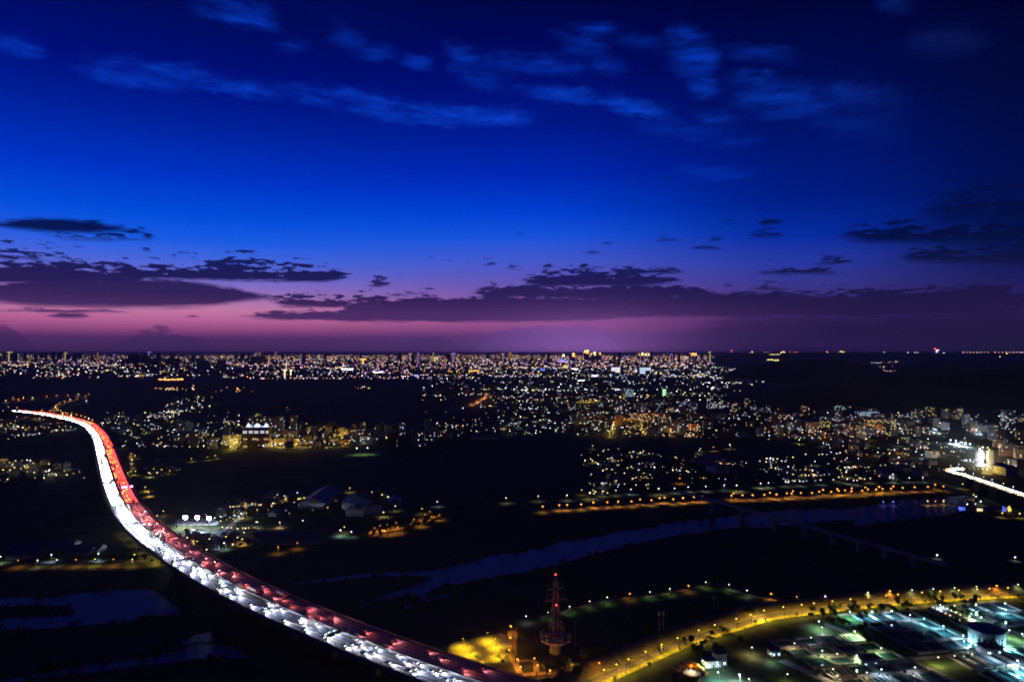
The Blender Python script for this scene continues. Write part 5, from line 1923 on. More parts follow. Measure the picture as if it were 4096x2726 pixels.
# small works buildings
for q, w, d, h, lab in ((C7(1810, 1412), 11, 7, 4.5, 'small white hut lit greenish on a bright lawn corner'), (C8(1010, 1400), 14, 8, 5, 'low pale hut at the crossing of the basin walkways'), (C8(2060, 1300), 14, 9, 5, 'flat-roofed hut lit cyan just below the round hall'), (C8(215, 1322), 7, 6, 4, 'tiny hut beside the olive-lit basins'), (C7(1880, 1400), 8, 6, 8, 'narrow white pump house beside the greenish hut')):
    p = at(*q, 0)
    t = thing('works_hut', lab, 'hut', p, UA, 'small huts among the basins')
    b = MB()
    b.box(0, 0, 0, w, d, h)
    b.build('wall', M_wall['white'], t)
    b = MB()
    b.box(0, 0, h, w + .8, d + .8, .35)
    b.build('roof', M_roof, t)
    for x in (-w * .28, w * .28):
        b = MB()
        b.box(x, -d / 2 - .03, 1.0, 1.4, .1, 1.3)
        b.build('window', WIN['cool'], t)
    b = MB()
    b.box(0, -d / 2 - .03, 0, 1.2, .1, 2.1)
    b.build('door', M_dark, t)
# digester tank and the orange horizontal tanks around it
M_orange = mat('orange_tank', (0.42, 0.16, 0.03), 0.5, 0.15, 0.6)
dt = at(*C7(1645, 1545), 0)
t = thing('digester_tank', 'round orange tank with pale domed lid and one roof lamp', 'tank', dt)
b = MB()
b.lathe([(5.0, -.1), (5.6, 4.6), (5.9, 4.6), (5.9, 5.1)], 28)
b.build('shell', M_orange, t)
b = MB()
b.lathe([(5.7, 5.1), (5.4, 5.4), (3.0, 5.9), (0.3, 6.1)], 28)
b.build('lid', M_conc, t)
b = MB()
for k in range(28):
    a, c = 2 * math.pi * k / 28, 2 * math.pi * (k + 1) / 28
    b.tube((5.7 * math.cos(a), 5.7 * math.sin(a), 6.1), (5.7 * math.cos(c), 5.7 * math.sin(c), 6.1), .05, n=4, cap=False)
    b.tube((5.7 * math.cos(a), 5.7 * math.sin(a), 5.1), (5.7 * math.cos(a), 5.7 * math.sin(a), 6.1), .05, n=4, cap=False)
b.build('railing', M_steel, t)
b = MB()
b.ball((-1.0, -1.0, 7.4), .4)
b.build('roof_lamp', E_bulb['warm'], t)
l = bpy.data.objects.new('roof_lamp_light', lamp_light('warm', 2600))
COL.objects.link(l)
l.location = (dt.x - 1, dt.y - 1, 8.6)
l.parent = t
l.matrix_parent_inverse = Matrix.Translation(-dt)
for i, (q, r_) in enumerate([((1515, 1485), 1.4), ((1568, 1460), 1.5), ((1610, 1432), 1.5), ((1665, 1432), 1.7), ((1722, 1462), 1.3), ((1738, 1490), 1.4)]):
    p = at(*C7(*q), 0)
    t = thing('storage_tank', f'horizontal orange storage tank, {nth(i + 1)} from the west around the round tank', 'tank', p, math.radians(-55), 'orange tanks around the round tank')
    b = MB()
    pr = [(-3.6, .5), (-3.4, .85), (-3.0, 1.0), (3.0, 1.0), (3.4, .85), (3.6, .5)]
    n = 14
    P = [(x, k_ * r_ * math.cos(2 * math.pi * j / n), r_ + .5 + k_ * r_ * math.sin(2 * math.pi * j / n)) for x, k_ in pr for j in range(n)]
    b.poly_faces(P, [(a * n + j, a * n + (j + 1) % n, (a + 1) * n + (j + 1) % n, (a + 1) * n + j) for a in range(len(pr) - 1) for j in range(n)] + [tuple(reversed(range(n))), tuple(range((len(pr) - 1) * n, len(pr) * n))])
    b.build('shell', M_orange, t)
    for x in (-2, 2):
        b = MB()
        b.box(x, 0, 0, .5, r_ * 1.5, .9)
        b.build('cradle', M_conc, t)
for q, pw in ((C7(1640, 1395), 3000), (C7(1540, 1540), 1500), (C7(1750, 1545), 2000)):
    p = at(*q, 5)
    street_lamp((p.x, p.y), 'orange', 5.0, pw, f'small orange yard lamp by the orange tanks, {"north" if pw == 3000 else "west" if pw == 1500 else "east"} side', 'orange yard lamps by the tanks', .12, None, 'yard_lamp', 'yard lamp')

WL = [(*C8(865, 952), 'cyan', 2), (*C8(1055, 950), 'cool', 2.5), (*C8(1222, 945), 'cool', 2.5), (*C8(1500, 1010), 'cyan', 2), (*C8(1665, 1075), 'cyan', 2), (*C8(905, 1120), 'green', 2.4), (*C8(1835, 1155), 'cool', 1.6), (*C8(1842, 1205), 'cool', 1.2), (*C8(625, 1085), 'white', .8),
      (*C8(530, 1173), 'white', .5), (*C8(390, 1222), 'warm', .7), (*C8(25, 1258), 'warm', .7), (*C8(628, 1285), 'green', .8), (*C8(755, 1312), 'warm', 1), (*C8(922, 1325), 'green', 1), (*C8(1133, 1263), 'green', 1), (*C8(1622, 1342), 'warm', 1.2), (*C8(1762, 1330), 'warm', .6), (*C8(1912, 1315), 'warm', .6),
      (*C8(2055, 1303), 'cool', 1.2), (*C8(1423, 1428), 'white', .7), (*C8(720, 1442), 'warm', .8), (*C8(757, 1498), 'warm', .6), (*C8(330, 1485), 'warm', .6), (*C8(1010, 1472), 'warm', .6), (*C8(1135, 1445), 'cool', 1), (*C8(2295, 1440), 'cyan', 2.4), (*C8(2300, 1370), 'cool', 2), (*C8(1945, 890), 'cool', 2), (*C8(1952, 955), 'cool', 1.5),
      (*C8(2195, 880), 'cool', 2.2), (*C8(2200, 935), 'cyan', 1.5), (*C8(1760, 900), 'green', 2), (*C8(1990, 1000), 'cool', 1.8), (*C8(2150, 1095), 'cool', 1.8), (*C8(2230, 1110), 'cool', 1.4), (*C8(1890, 990), 'green', 1.6), (*C8(2340, 1140), 'cool', 1.4), (*C8(1380, 980), 'cool', .9), (*C8(1640, 895), 'cool', 1.2), (*C8(600, 1035), 'cool', 1.8),
      (*C7(1735, 1372), 'green', 1.4), (*C7(2157, 1258), 'warm', .9), (*C7(2052, 1490), 'cool', 3.2), (*C7(2132, 1525), 'warm', 1), (*C7(1868, 1470), 'cyan', 1.8), (*C7(1860, 1385), 'cool', .8), (*C7(2320, 1310), 'cool', .8), (*C7(1925, 1390), 'cool', .5)]
for i, s_ in enumerate(sorted(WL)):
    p = at(s_[0], s_[1], 6.5)
    street_lamp((p.x, p.y), s_[2], 6.5, 6000 * s_[3] ** 1.7, f'{LNAME[s_[2]]} lamp among the treatment basins, {nth(i + 1)} from the orange tanks', 'lamps among the treatment basins', 0.34 + 0.09 * s_[3], None, 'works_lamp', 'works lamp', 172)

# trees of the works and the near road
k = 0
for q, n, sp in [(C8(560, 985), 6, 10), (C8(700, 960), 5, 8), (C8(860, 960), 4, 7), (C8(960, 950), 5, 8), (C8(1120, 945), 5, 8), (C8(1300, 930), 6, 9), (C8(800, 1080), 7, 9), (C8(910, 1165), 6, 6), (C8(1000, 1220), 4, 6), (C8(1700, 880), 8, 14), (C8(1900, 890), 8, 12), (C8(1560, 870), 6, 12), (C8(1880, 1000), 5, 8), (C8(1800, 1080), 5, 6), (C7(1700, 1260), 9, 9), (C7(1740, 1340), 5, 6), (C8(1680, 1075), 3, 4), (C8(2060, 1050), 3, 5), (C7(1830, 1220), 5, 12), (C7(1500, 1080), 6, 9), (C7(1660, 1020), 6, 9), (C7(1950, 960), 5, 9), (C7(2050, 935), 4, 8), (C7(1280, 1180), 5, 9)]:
    c = at(*q, 0)
    for j in range(n):
        k += 1
        x, y = c.x + random.gauss(0, sp * .7), c.y + random.gauss(0, sp * .8)
        tree(x, y, f'leafy tree by the treatment works, {nth(k)} counted from the levee road bend', 'leafy trees around the treatment works', random.uniform(.5, .8))
for i in range(3, len(rd) - 4, 3):
    p = Vector((rd[i].x, rd[i].y, 0)) - rdn[i] * random.uniform(5.5, 9)
    if random.random() < .75:
        tree(p.x, p.y, f'small roadside tree on the near verge of the levee road, {nth(i)} from the bottom', 'small roadside trees on the levee road', random.uniform(.22, .42))

# ------------------------------------------------------------------ bank road west of the highway
BR_ = street('bank_road', [C5(-120, 548), C5(0, 542), C5(155, 530), C5(322, 532), C5(500, 526), C5(812, 522), C5(1000, 522), C5(1140, 520), C5(1290, 520)], 4.0, M_asph, .3)
for i, s_ in enumerate([(5, 480, 'green', .7), (155, 513, 'orange', 1.4), (322, 512, 'warm', .8), (440, 465, 'cool', 1), (487, 508, 'warm', .6), (650, 506, 'orange', 1.4), (812, 503, 'yellow', 1.2), (843, 457, 'cool', 1), (972, 503, 'orange', 1.3), (1133, 505, 'yellow', .8), (1153, 463, 'yellow', 1), (1320, 468, 'yellow', 1.2)]):
    p = at(*C5(s_[0], s_[1]), 7)
    street_lamp((p.x, p.y), s_[2], 7.0, 5500 * s_[3], f'{LNAME[s_[2]]} lamp on the bank road west of the highway, {nth(i + 1)} from its far west', 'lamps on the bank road west of the highway', .5, None, 'road_lamp', 'road lamp')
for i in range(34):
    q = C5(random.uniform(340, 1400), random.uniform(490, 530))
    p = at(*q, 0)
    tree(p.x, p.y, f'leafy tree on the bank road west of the highway, planted tree {nth(i + 1)}', 'leafy trees along the western bank road', random.uniform(.4, .7))
for i, (x0, x1, y) in enumerate([(340, 840, 455), (500, 760, 478), (40, 320, 505), (270, 620, 415), (60, 300, 440)]):
    a, b_ = at(*C5(x0, y), 0), at(*C5(x1, y), 0)
    c = (a + b_) / 2
    building(c.x, c.y + 8, (b_ - a).length, 16, 4.2, 0.0, 'white', 'warm', 0.0, f'long low greenhouse beside the western bank road, {nth(i + 1)} of five', 'greenhouse', 'greenhouse', 'greenhouses beside the western bank road', 6, 'gable')

# floodlit yard and lit village by the red carriageway -----------------------------------------------
b = MB()
b.face([at(*p, .3) for p in [C5(1500, 215), C5(1520, 165), C5(1700, 150), C5(1840, 158), C5(1880, 195), C5(1850, 215)]])
b.build('sports_court', M_pave, None, 'structure')
E_flood = emit('flood_bulb', (0.86, 0.88, 1.0), 60.0)
for i, q in enumerate([(1588, 150), (1690, 150), (1790, 156)]):
    p = at(*C5(*q), 12)
    t = thing('floodlight', f'dazzling white floodlight over the yard, {("western", "middle", "eastern")[i]} of three', 'floodlight', (p.x, p.y, 0), 0, 'dazzling floodlights over the yard')
    b = MB()
    b.tube((0, 0, 0), (0, 0, 12), .25, .15, 6)
    b.build('pole', M_dark, t)
    b = MB()
    b.box(0, .6, 11.2, 4.0, .3, 2.8)
    b.build('lamp_frame', M_dark, t)
    for dx in (-1.25, 0, 1.25):
        for dz in (11.9, 13.2):
            c = MB()
            c.ball((dx, 0, dz), 1.3)
            c.build('flood_lamp', E_flood, t)
    l = bpy.data.objects.new('flood_light', lamp_light('cool' if i == 2 else 'white', 60000, 1.0))
    COL.objects.link(l)
    l.location = (0, -2.0, 12)
    l.parent = t
vl = [(*C5(2105, 28), 'yellow', 1), (*C5(2110, 110), 'yellow', .8), (*C5(2065, 110), 'white', .6), (*C5(1960, 260), 'yellow', 1.2), (*C5(1905, 228), 'green', .7), (*C5(2195, 185), 'warm', .8), (*C5(1345, 130), 'warm', .6), (*C5(1400, 90), 'yellow', .8), (*C5(1605, 318), 'warm', 1), (*C5(1575, 325), 'warm', .8), (*C5(1850, 315), 'yellow', 1.2), (*C5(1055, 232), 'yellow', .8), (*C5(1095, 272), 'yellow', 1), (*C5(1160, 328), 'yellow', .7), (*C5(1222, 392), 'yellow', .8), (*C5(1272, 432), 'yellow', .9), (*C5(1342, 490), 'yellow', 1), (*C5(1935, 310), 'yellow', 1.2), (*C5(1920, 365), 'cool', 1.2), (*C5(2035, 318), 'warm', .7), (*C5(1770, 420), 'warm', .8), (*C5(1660, 370), 'yellow', .8), (*C5(2075, 330), 'yellow', 1), (*C5(1890, 138), 'cool', .8), (*C5(1840, 150), 'cool', .8), (*C5(2010, 128), 'cool', .6),
      (*C6(53, 183), 'warm', .9), (*C6(255, 188), 'warm', .9), (*C6(241, 398), 'orange', 1), (*C6(405, 363), 'orange', 1), (*C6(775, 255), 'cool', 2.6), (*C6(808, 227), 'yellow', .6), (*C6(868, 267), 'cool', .5), (*C2(405, 1433), 'cool', .8), (*C2(295, 1460), 'warm', .9), (*C2(210, 1470), 'yellow', .9), (*C2(660, 1424), 'yellow', 1.2), (*C2(855, 1392), 'yellow', 1.2), (*C2(1180, 1465), 'warm', .8), (*C6(1605, 12), 'cool', .6), (*C6(1475, 70), 'yellow', .6), (*C6(1145, 100), 'warm', 1.2), (*C6(1245, 48), 'warm', .9)]
for i, s_ in enumerate(sorted(vl)):
    p = at(s_[0], s_[1], 7)
    street_lamp((p.x, p.y), s_[2], 7.0, 5000 * s_[3], f'{LNAME[s_[2]]} lamp in the riverside village east of the highway, {nth(i + 1)} from the highway', 'lamps of the riverside village', .45 + .1 * s_[3], None, 'village_lamp', 'village lamp')
ol = [C6(1067, 235), C6(1115, 215), C6(1175, 206), C6(1187, 245), C6(1252, 190), C6(1267, 230), C6(1405, 160), C6(1467, 177), C6(1502, 122), C6(1540, 95), C6(1623, 122)]
for i, q in enumerate(ol):
    p = at(*q, 7)
    street_lamp((p.x, p.y), 'orange', 7.0, 11000, f'orange lamp on the wooded lane past the warehouses, {nth(i + 1)} from the west', 'orange lamps on the lane past the warehouses', .5, None, 'village_lamp', 'village lamp')
street('lane', [C6(1000, 285), C6(1080, 262), C6(1190, 256), C6(1290, 240), C6(1410, 190), C6(1500, 150), C6(1680, 125)], 3.5, M_pathm)
street('lane', [C2(560, 1475), C2(665, 1445), C2(760, 1420), C2(860, 1400), C2(960, 1378)], 4, M_pathm)
street('lane', [C5(2110, 60), C5(2080, 130), C5(2010, 190), C5(1950, 250), C5(1990, 290), C5(2060, 350), C5(2100, 400)], 4, M_pathm)
street('lane', [C5(1560, 330), C5(1700, 335), C5(1830, 322), C5(1990, 310)], 4, M_pathm)
street('lane', [C5(2150, 240), C6(130, 245), C6(300, 235)], 4, M_pathm)
for i in range(40):
    q = C6(random.uniform(980, 1700), 0)
    yy = np.interp(q[0], [C6(1000, 0)[0], C6(1290, 0)[0], C6(1690, 0)[0]], [C6(0, 275)[1], C6(0, 235)[1], C6(0, 120)[1]]) + random.gauss(4, 12)
    p = at(q[0], yy, 0)
    tree(p.x, p.y, f'dark tree on the orange-lit lane past the warehouses, {nth(i + 1)} of the wood', 'trees on the orange-lit lane', random.uniform(.6, 1.0))
for i in range(46):
    q = C5(random.uniform(1500, 2356), random.uniform(10, 420))
    p = at(*q, 0)
    if hw_dist(p) > 32:
        tree(p.x, p.y, f'tree in the lit riverside village, {nth(i + 1)} among its roofs', 'trees in the riverside village', random.uniform(.5, 1.0))
town([C5(1560, 300), C5(2000, 290), C5(2000, 400), C5(1760, 420), C5(1600, 370)], 12, (1, 2), (9, 17), 'the floodlit yard', C5(1690, 190), 'village houses south of the floodlit yard', (.04, .2), ('warm', 'yellow'), .7)
town([C5(1880, 60), C5(2150, 0), C5(2356, 0), C5(2356, 140), C5(2050, 150), C5(1900, 150)], 12, (1, 2, 3), (9, 18), 'the floodlit yard on its east', C5(1690, 190), 'village houses east of the floodlit yard', (.04, .2), ('warm', 'yellow', 'cool'), .6)
town([C2(100, 1470), C2(500, 1480), C2(1200, 1440), C2(1200, 1499), C2(100, 1530)], 10, (1, 2), (9, 18), 'the very long warehouse', C6(550, 40), 'village houses around the long warehouse', (.05, .2), ('warm', 'yellow'), .7)
for i in range(5):
    p = at(*C5(2210 + i * 14, 300 + i * 18), 0)
    building(p.x + 30, p.y, 70, 7, 3.2, .03, 'white', 'warm', 0, f'long plastic-roofed greenhouse in the riverside village, {nth(i + 1)} from the north', 'greenhouse', 'greenhouse', 'greenhouses of the riverside village', 6, 'gable')

# ------------------------------------------------------------------ interchange at the far end of the highway
Z7 = lambda x, y: (x / 3.136, 1550 + y / 3.136)
il = [(75, 160), (165, 123), (230, 142), (292, 118), (410, 122), (587, 107), (708, 97), (853, 90), (985, 82), (1113, 73), (1068, 108), (970, 125), (880, 147), (808, 168), (748, 190), (710, 213), (695, 235), (703, 260), (730, 278), (765, 290), (785, 320), (820, 312), (848, 325), (897, 322), (890, 347), (960, 335), (1018, 350), (1067, 367), (1113, 385), (1160, 403), (105, 240), (215, 250), (25, 258), (340, 288), (430, 297), (527, 280), (515, 308), (627, 290), (700, 350)]
for i, q in enumerate(il):
    z = 22.0 if q[1] > 270 else 9.0
    p = at(*Z7(*q), z)
    street_lamp((p.x, p.y, z - 9.0), 'orange' if i % 4 else 'warm', 9.0, 52000, f'{"orange" if i % 4 else "warm white"} lamp at the far interchange, {nth(i + 1)} along its roads', 'lamps of the far interchange', 1.5, None, 'road_lamp', 'road lamp')
for pts, w in (([Z7(690, 318), Z7(655, 278), Z7(690, 228), Z7(790, 180), Z7(1010, 140)], 7), ([Z7(-100, 225), Z7(0, 210), Z7(250, 180), Z7(650, 137), Z7(1000, 97), Z7(1120, 85)], 8), ([Z7(260, 186), Z7(700, 172), Z7(860, 166)], 6), ([Z7(800, 285), Z7(900, 225), Z7(1080, 170)], 6)):
    P = street('slip_road', pts, w, M_deckc, .4)
    m_ = MB()
    for p in P[::1]:
        m_.box(p.x, p.y, .6, 3.5, 1.7, 1.2)
p = at(*Z7(1085, 163), 9)
street_lamp((p.x, p.y), 'cool', 9, 12000, 'bluish lamp alone past the curling slip road', None, 1.3, None, 'road_lamp', 'road lamp')

ll = [(1125, 1100), (1157, 1115), (1130, 1150), (1128, 1190), (1160, 1248), (1120, 1252), (1095, 1262), (1318, 1228), (1385, 1235), (1455, 1245), (1290, 1270), (1275, 1262), (1640, 1140), (1780, 1128), (1845, 1115), (1500, 1205), (1050, 1035), (1245, 1385), (1270, 1430)]
for i, q in enumerate(sorted(ll)):
    p = at(*C1(*q), 7)
    street_lamp((p.x, p.y), 'yellow' if i % 5 else 'white', 7.0, 7000, f'{"yellow" if i % 5 else "white"} lamp on the dark lanes between highway and ornate tower, {nth(i + 1)} from the highway', 'lamps on the lanes east of the highway', .6, None, 'village_lamp', 'village lamp')
for pts in ([C1(1115, 1085), C1(1125, 1180), C1(1130, 1250), C1(1090, 1275)], [C1(1270, 1225), C1(1400, 1190), C1(1520, 1165), C1(1640, 1142), C1(1750, 1135), C1(1860, 1112)], [C1(1230, 1370), C1(1255, 1420), C1(1310, 1490)]):
    street('lane', pts, 4, M_pathm)
for i in range(26):
    k = random.uniform(0, 1)
    q = C5(1040 + 330 * k + random.gauss(0, 14), 215 + 300 * k + random.gauss(0, 12))
    p = at(*q, 0)
    tree(p.x, p.y, f'leafy tree under the western edge of the highway, {nth(i + 1)} of the row', 'leafy trees under the western highway edge', random.uniform(.5, .8))
town([C1(1260, 1210), C1(1500, 1180), C1(1500, 1270), C1(1280, 1280)], 8, (1, 2), (9, 17), 'the lane from the highway', C1(1130, 1250), 'houses on the lanes east of the highway', (.03, .15), ('warm', 'yellow'), .6)

# ------------------------------------------------------------------ the far city: too many to count
PAL = {'magenta': (1.0, .36, .62), 'pinkish': (1.0, .60, .64), 'orange': (1.0, .42, .10), 'warm': (1.0, .72, .40), 'white': (.95, .93, 1.0), 'cool': (.62, .80, 1.0), 'violet': (.62, .35, 1.0), 'yellow': (1.0, .82, .30), 'red': (1.0, .08, .10), 'blue': (.10, .22, 1.0), 'green': (.45, 1.0, .6)}
PALN = list(PAL)
E_far = [emit('city_light_' + k, c, s_) for s_ in (0.9, 3.0, 8.5) for k, c in PAL.items()]
cube = np.array([[-1, -1, 0], [1, -1, 0], [1, 1, 0], [-1, 1, 0], [-1, -1, 1], [1, -1, 1], [1, 1, 1], [-1, 1, 1]], float)
cf = np.array([[3, 2, 1, 0], [4, 5, 6, 7], [0, 1, 5, 4], [1, 2, 6, 5], [2, 3, 7, 6], [3, 0, 4, 7]])
LV, LM = [], []          # light boxes
BV, BMI = [], []         # building boxes


def boxes(lst, c, hx, hy, hz, z):
    lst.append(cube * np.array([hx, hy, hz]) + np.array([c[0], c[1], z]))


def light(px, py, col, s_, hx=None, hz=None, z=None, k=1.0):
    """one light source on the ground seen at that spot; half width, height in metres"""
    zz = 6.0 if z is None else z
    p = at(px, py, zz)
    d = p.y
    r = d * 0.00050 * k
    hx_ = hx if hx is not None else r
    hz_ = hz if hz is not None else r * 1.4
    boxes(LV, p, hx_, min(hx_, 5), hz_, zz)
    LM.append(s_ * len(PALN) + PALN.index(col))


def zone(poly, n, cols, wts=(5, 4, 1), zmax=16, blk=0.25, k=(0.35, 1.15)):
    n = int(n * (2.1 if blk >= .3 else 1.4))
    blk *= .66
    xs, ys = [p[0] for p in poly], [p[1] for p in poly]
    cl_ = [(random.uniform(min(xs), max(xs)), random.uniform(min(ys), max(ys))) for _ in range(max(6, n // 14))]
    got = 0
    while got < n:
        if random.random() < 0.62:
            c = random.choice(cl_)
            q = (random.gauss(c[0], 34), random.gauss(c[1], 3.2))
        else:
            q = (random.uniform(min(xs), max(xs)), random.uniform(min(ys), max(ys)))
        if not inside(q, poly):
            continue
        got += 1
        s_ = random.choices((0, 1, 2), wts)[0]
        light(q[0], q[1], random.choice(cols), s_, z=random.uniform(3, zmax), k=random.uniform(*k) * (0.8 if s_ == 2 else 1.1))
        if random.random() < blk:
            p = at(q[0], q[1], 0)
            w = random.uniform(10, 26)
            boxes(BV, (p.x + random.uniform(-9, 9), p.y + 14), w, random.uniform(8, 12), random.uniform(9, 34 + 14 * (p.y > 6000)), 0)
            BMI.append(random.randrange(3))


WARM = ['pinkish', 'magenta', 'orange', 'warm', 'orange', 'warm', 'yellow', 'pinkish']
MIXC = ['pinkish', 'orange', 'warm', 'white', 'orange', 'magenta', 'violet', 'yellow', 'pinkish', 'white']
WHT = ['white', 'warm', 'cool', 'white', 'yellow', 'cool']
R = lambda x0, y0, x1, y1: [(x0, y0), (x1, y0), (x1, y1), (x0, y1)]
zone(R(0, 1416, 1000, 1436), 420, WARM, (6, 3, .6), 30, .5)
zone(R(0, 1436, 1000, 1462), 330, MIXC, (6, 3.4, .8), 22, .5)
zone(R(0, 1462, 1000, 1512), 190, ['orange', 'warm', 'pinkish', 'white', 'warm', 'cool'], (3, 4, 1.4), 10, .3)
zone(R(1000, 1418, 2000, 1436), 520, WARM, (6, 3.4, .8), 34, .5)
zone(R(1000, 1436, 2000, 1475), 560, MIXC, (5, 4, 1.2), 26, .5)
zone(R(1000, 1475, 1900, 1515), 220, ['orange', 'pinkish', 'warm', 'white', 'violet'], (3, 4, 1.2), 10, .3)
zone(R(2000, 1420, 2860, 1438), 520, WARM + ['violet', 'orange'], (5, 4, 1), 40, .6)
zone(R(2000, 1438, 2860, 1470), 460, MIXC, (5, 4, 1), 34, .6)
zone([(1900, 1468), (2880, 1468), (2990, 1490), (2930, 1508), (1900, 1508)], 420, WHT + ['blue', 'yellow', 'warm', 'pinkish'], (4, 4, 1.3), 16, .4)
zone([(2700, 1466), (2900, 1468), (3190, 1506), (3120, 1514), (2700, 1512)], 190, WHT, (3, 4, 1), 8, .3)
zone(R(2000, 1508, 2620, 1565), 150, WHT, (4, 3, .8), 10, .4)
zone(R(2620, 1508, 3060, 1585), 110, WHT, (4, 3, .6), 8, .4)
zone(R(1680, 1510, 2000, 1560), 36, WHT, (3, 3, .6), 8, .2)
zone(R(620, 1540, 780, 1560), 22, ['orange', 'warm', 'orange'], (1, 4, 2), 8, .2)
zone(R(850, 1548, 1020, 1570), 8, ['orange'], (0, 3, 2), 8, 0)
zone(R(1400, 1545, 1480, 1555), 8, ['yellow', 'warm'], (2, 3, 0), 6, .2)
zone(R(660, 1580, 850, 1650), 34, WHT + ['yellow'], (3, 3, .6), 8, .4)
zone(R(1690, 1570, 1790, 1602), 14, ['white', 'warm', 'pinkish'], (1, 4, 1), 8, .2)
zone(R(1800, 1568, 1960, 1582), 12, ['white', 'green', 'warm'], (1, 4, 1), 8, .1)
zone([C4(860, 380), C4(1150, 350), C4(1500, 335), C4(1780, 350), C4(1780, 395), C4(1300, 385), C4(1050, 420)], 90, ['white', 'pinkish', 'orange', 'cool', 'warm'], (4, 3, 1), 10, .3)
zone([C4(1040, 322), C4(1400, 295), C4(1400, 308), C4(1040, 330)], 16, ['warm', 'cool', 'orange'], (3, 3, .4), 8, .1)
# town sparkle: windows, signs and yards between the blocks
for poly, n, cols in [([C3(0, 640), C3(1000, 600), C3(1000, 950), C3(0, 930)], 230, WHT + ['yellow', 'yellow']), ([C3(1000, 560), C3(1700, 580), C3(1700, 970), C3(1000, 950)], 190, WHT + ['yellow', 'orange']), ([C3(1700, 620), C4(400, 730), C4(400, 980), C3(1700, 970)], 120, WHT + ['orange', 'violet']), ([C4(400, 720), C4(1500, 740), C4(1500, 980), C4(400, 980)], 190, WHT + ['orange', 'cool', 'violet']), ([C4(1500, 760), C4(2356, 780), C4(2356, 1230), C4(1900, 1240), C4(1500, 980)], 110, WHT + ['green', 'orange']),
                      ([C4(200, 1080), C4(1500, 1010), C4(1650, 1230), C4(0, 1330)], 90, WHT + ['yellow']), ([C3(720, 1020), C3(1300, 1100), C3(1250, 1360), C3(850, 1370)], 36, ['yellow', 'warm', 'white']), ([C1(1050, 850), C2(1000, 880), C2(1950, 900), C2(1000, 1060), C1(1050, 1040)], 210, ['yellow', 'warm', 'white', 'yellow', 'cool']), ([C1(0, 800), C1(690, 880), C1(450, 940), C1(0, 990)], 50, ['warm', 'cool', 'yellow']), ([C1(0, 1150), C1(480, 1180), C1(740, 1310), C1(0, 1350)], 40, ['yellow', 'yellow', 'warm'])]:
    zone(poly, int(n * .6), cols, (5, 3.4, 1.2), 9, 0, (.3, 1.15))

# hamlets and lanes of the middle ground
for poly, n, cols in [(R(400, 1640, 960, 1700), 90, WHT + ['yellow', 'yellow']), ([(470, 1690), (960, 1700), (960, 1780), (560, 1790)], 70, ['yellow', 'warm', 'white', 'cool']), ([(2300, 1800), (2650, 1810), (2600, 1990), (2380, 1990)], 70, ['yellow', 'yellow', 'warm', 'white']), ([(2650, 1790), (3050, 1830), (3000, 1950), (2640, 1930)], 36, ['warm', 'cool', 'yellow', 'orange']),
                      ([(3050, 1830), (3780, 1760), (3760, 1900), (3050, 1935)], 120, WHT + ['yellow', 'orange']), ([(880, 1990), (1150, 1960), (1480, 1990), (1300, 2040), (1100, 2150), (760, 2190), (740, 2150)], 60, ['yellow', 'yellow', 'warm', 'white']), ([(1700, 1640), (2000, 1620), (2000, 1740), (1720, 1730)], 60, WHT + ['yellow', 'orange']), ([(1900, 1560), (2500, 1560), (2500, 1600), (1900, 1620)], 70, WHT)]:
    zone(poly, n, cols, (5, 3, 1.4), 6, 0, (.3, 1.1))
# named bright spots of the far city
for x in np.arange(1850, 2380, 17):                       # the row of lamps on the horizon
    light(x + random.uniform(-4, 4), 1422 + random.uniform(-1.5, 1.5), random.choice(['yellow', 'warm', 'orange']), 2, z=20, k=.75)
for (x0, x1, y, c, s_, n, kk) in [(1200, 1300, 1438, 'white', 1, 14, .8), (1365, 1412, 1478, 'white', 2, 12, 1.0), (1370, 1415, 1474, 'cool', 1, 10, 1.2), (1485, 1530, 1489, 'white', 2, 10, 1.0), (1480, 1535, 1487, 'violet', 1, 10, 1.2), (1325, 1370, 1471, 'warm', 2, 8, .8), (1750, 1830, 1486, 'orange', 2, 10, .7), (1870, 1915, 1483, 'orange', 2, 12, .9), (1860, 1990, 1492, 'orange', 1, 16, .8), (2230, 2275, 1446, 'violet', 1, 12, 1.4), (2235, 2265, 1440, 'blue', 2, 6, 1.0), (2138, 2182, 1478, 'blue', 2, 9, .9), (2122, 2154, 1493, 'red', 1, 8, 1.0), (2284, 2312, 1477, 'white', 2, 12, 1.0), (2368, 2396, 1503, 'cool', 2, 12, 1.1), (2312, 2340, 1522, 'cool', 2, 7, 1.0), (2570, 2780, 1492, 'yellow', 2, 20, .7), (2830, 2890, 1530, 'white', 2, 8, .8), (2460, 2480, 1558, 'white', 1, 8, 1.0), (2780, 2910, 1530, 'white', 1, 8, .7), (320, 470, 1462, 'white', 1, 14, .9), (640, 735, 1517, 'orange', 2, 12, 1.0), (630, 735, 1519, 'orange', 1, 14, 1.3), (1640, 1720, 1500, 'pinkish', 1, 12, .9), (1600, 1640, 1505, 'pinkish', 2, 4, .9), (1660, 1680, 1502, 'blue', 2, 8, 1.6), (2480, 2510, 1428, 'blue', 1, 6, 1.0)]:
    for i in range(n):
        light(x0 + (x1 - x0) * (i + random.random()) / n, y + random.uniform(-1.5, 1.5), c, s_, z=8, k=kk)


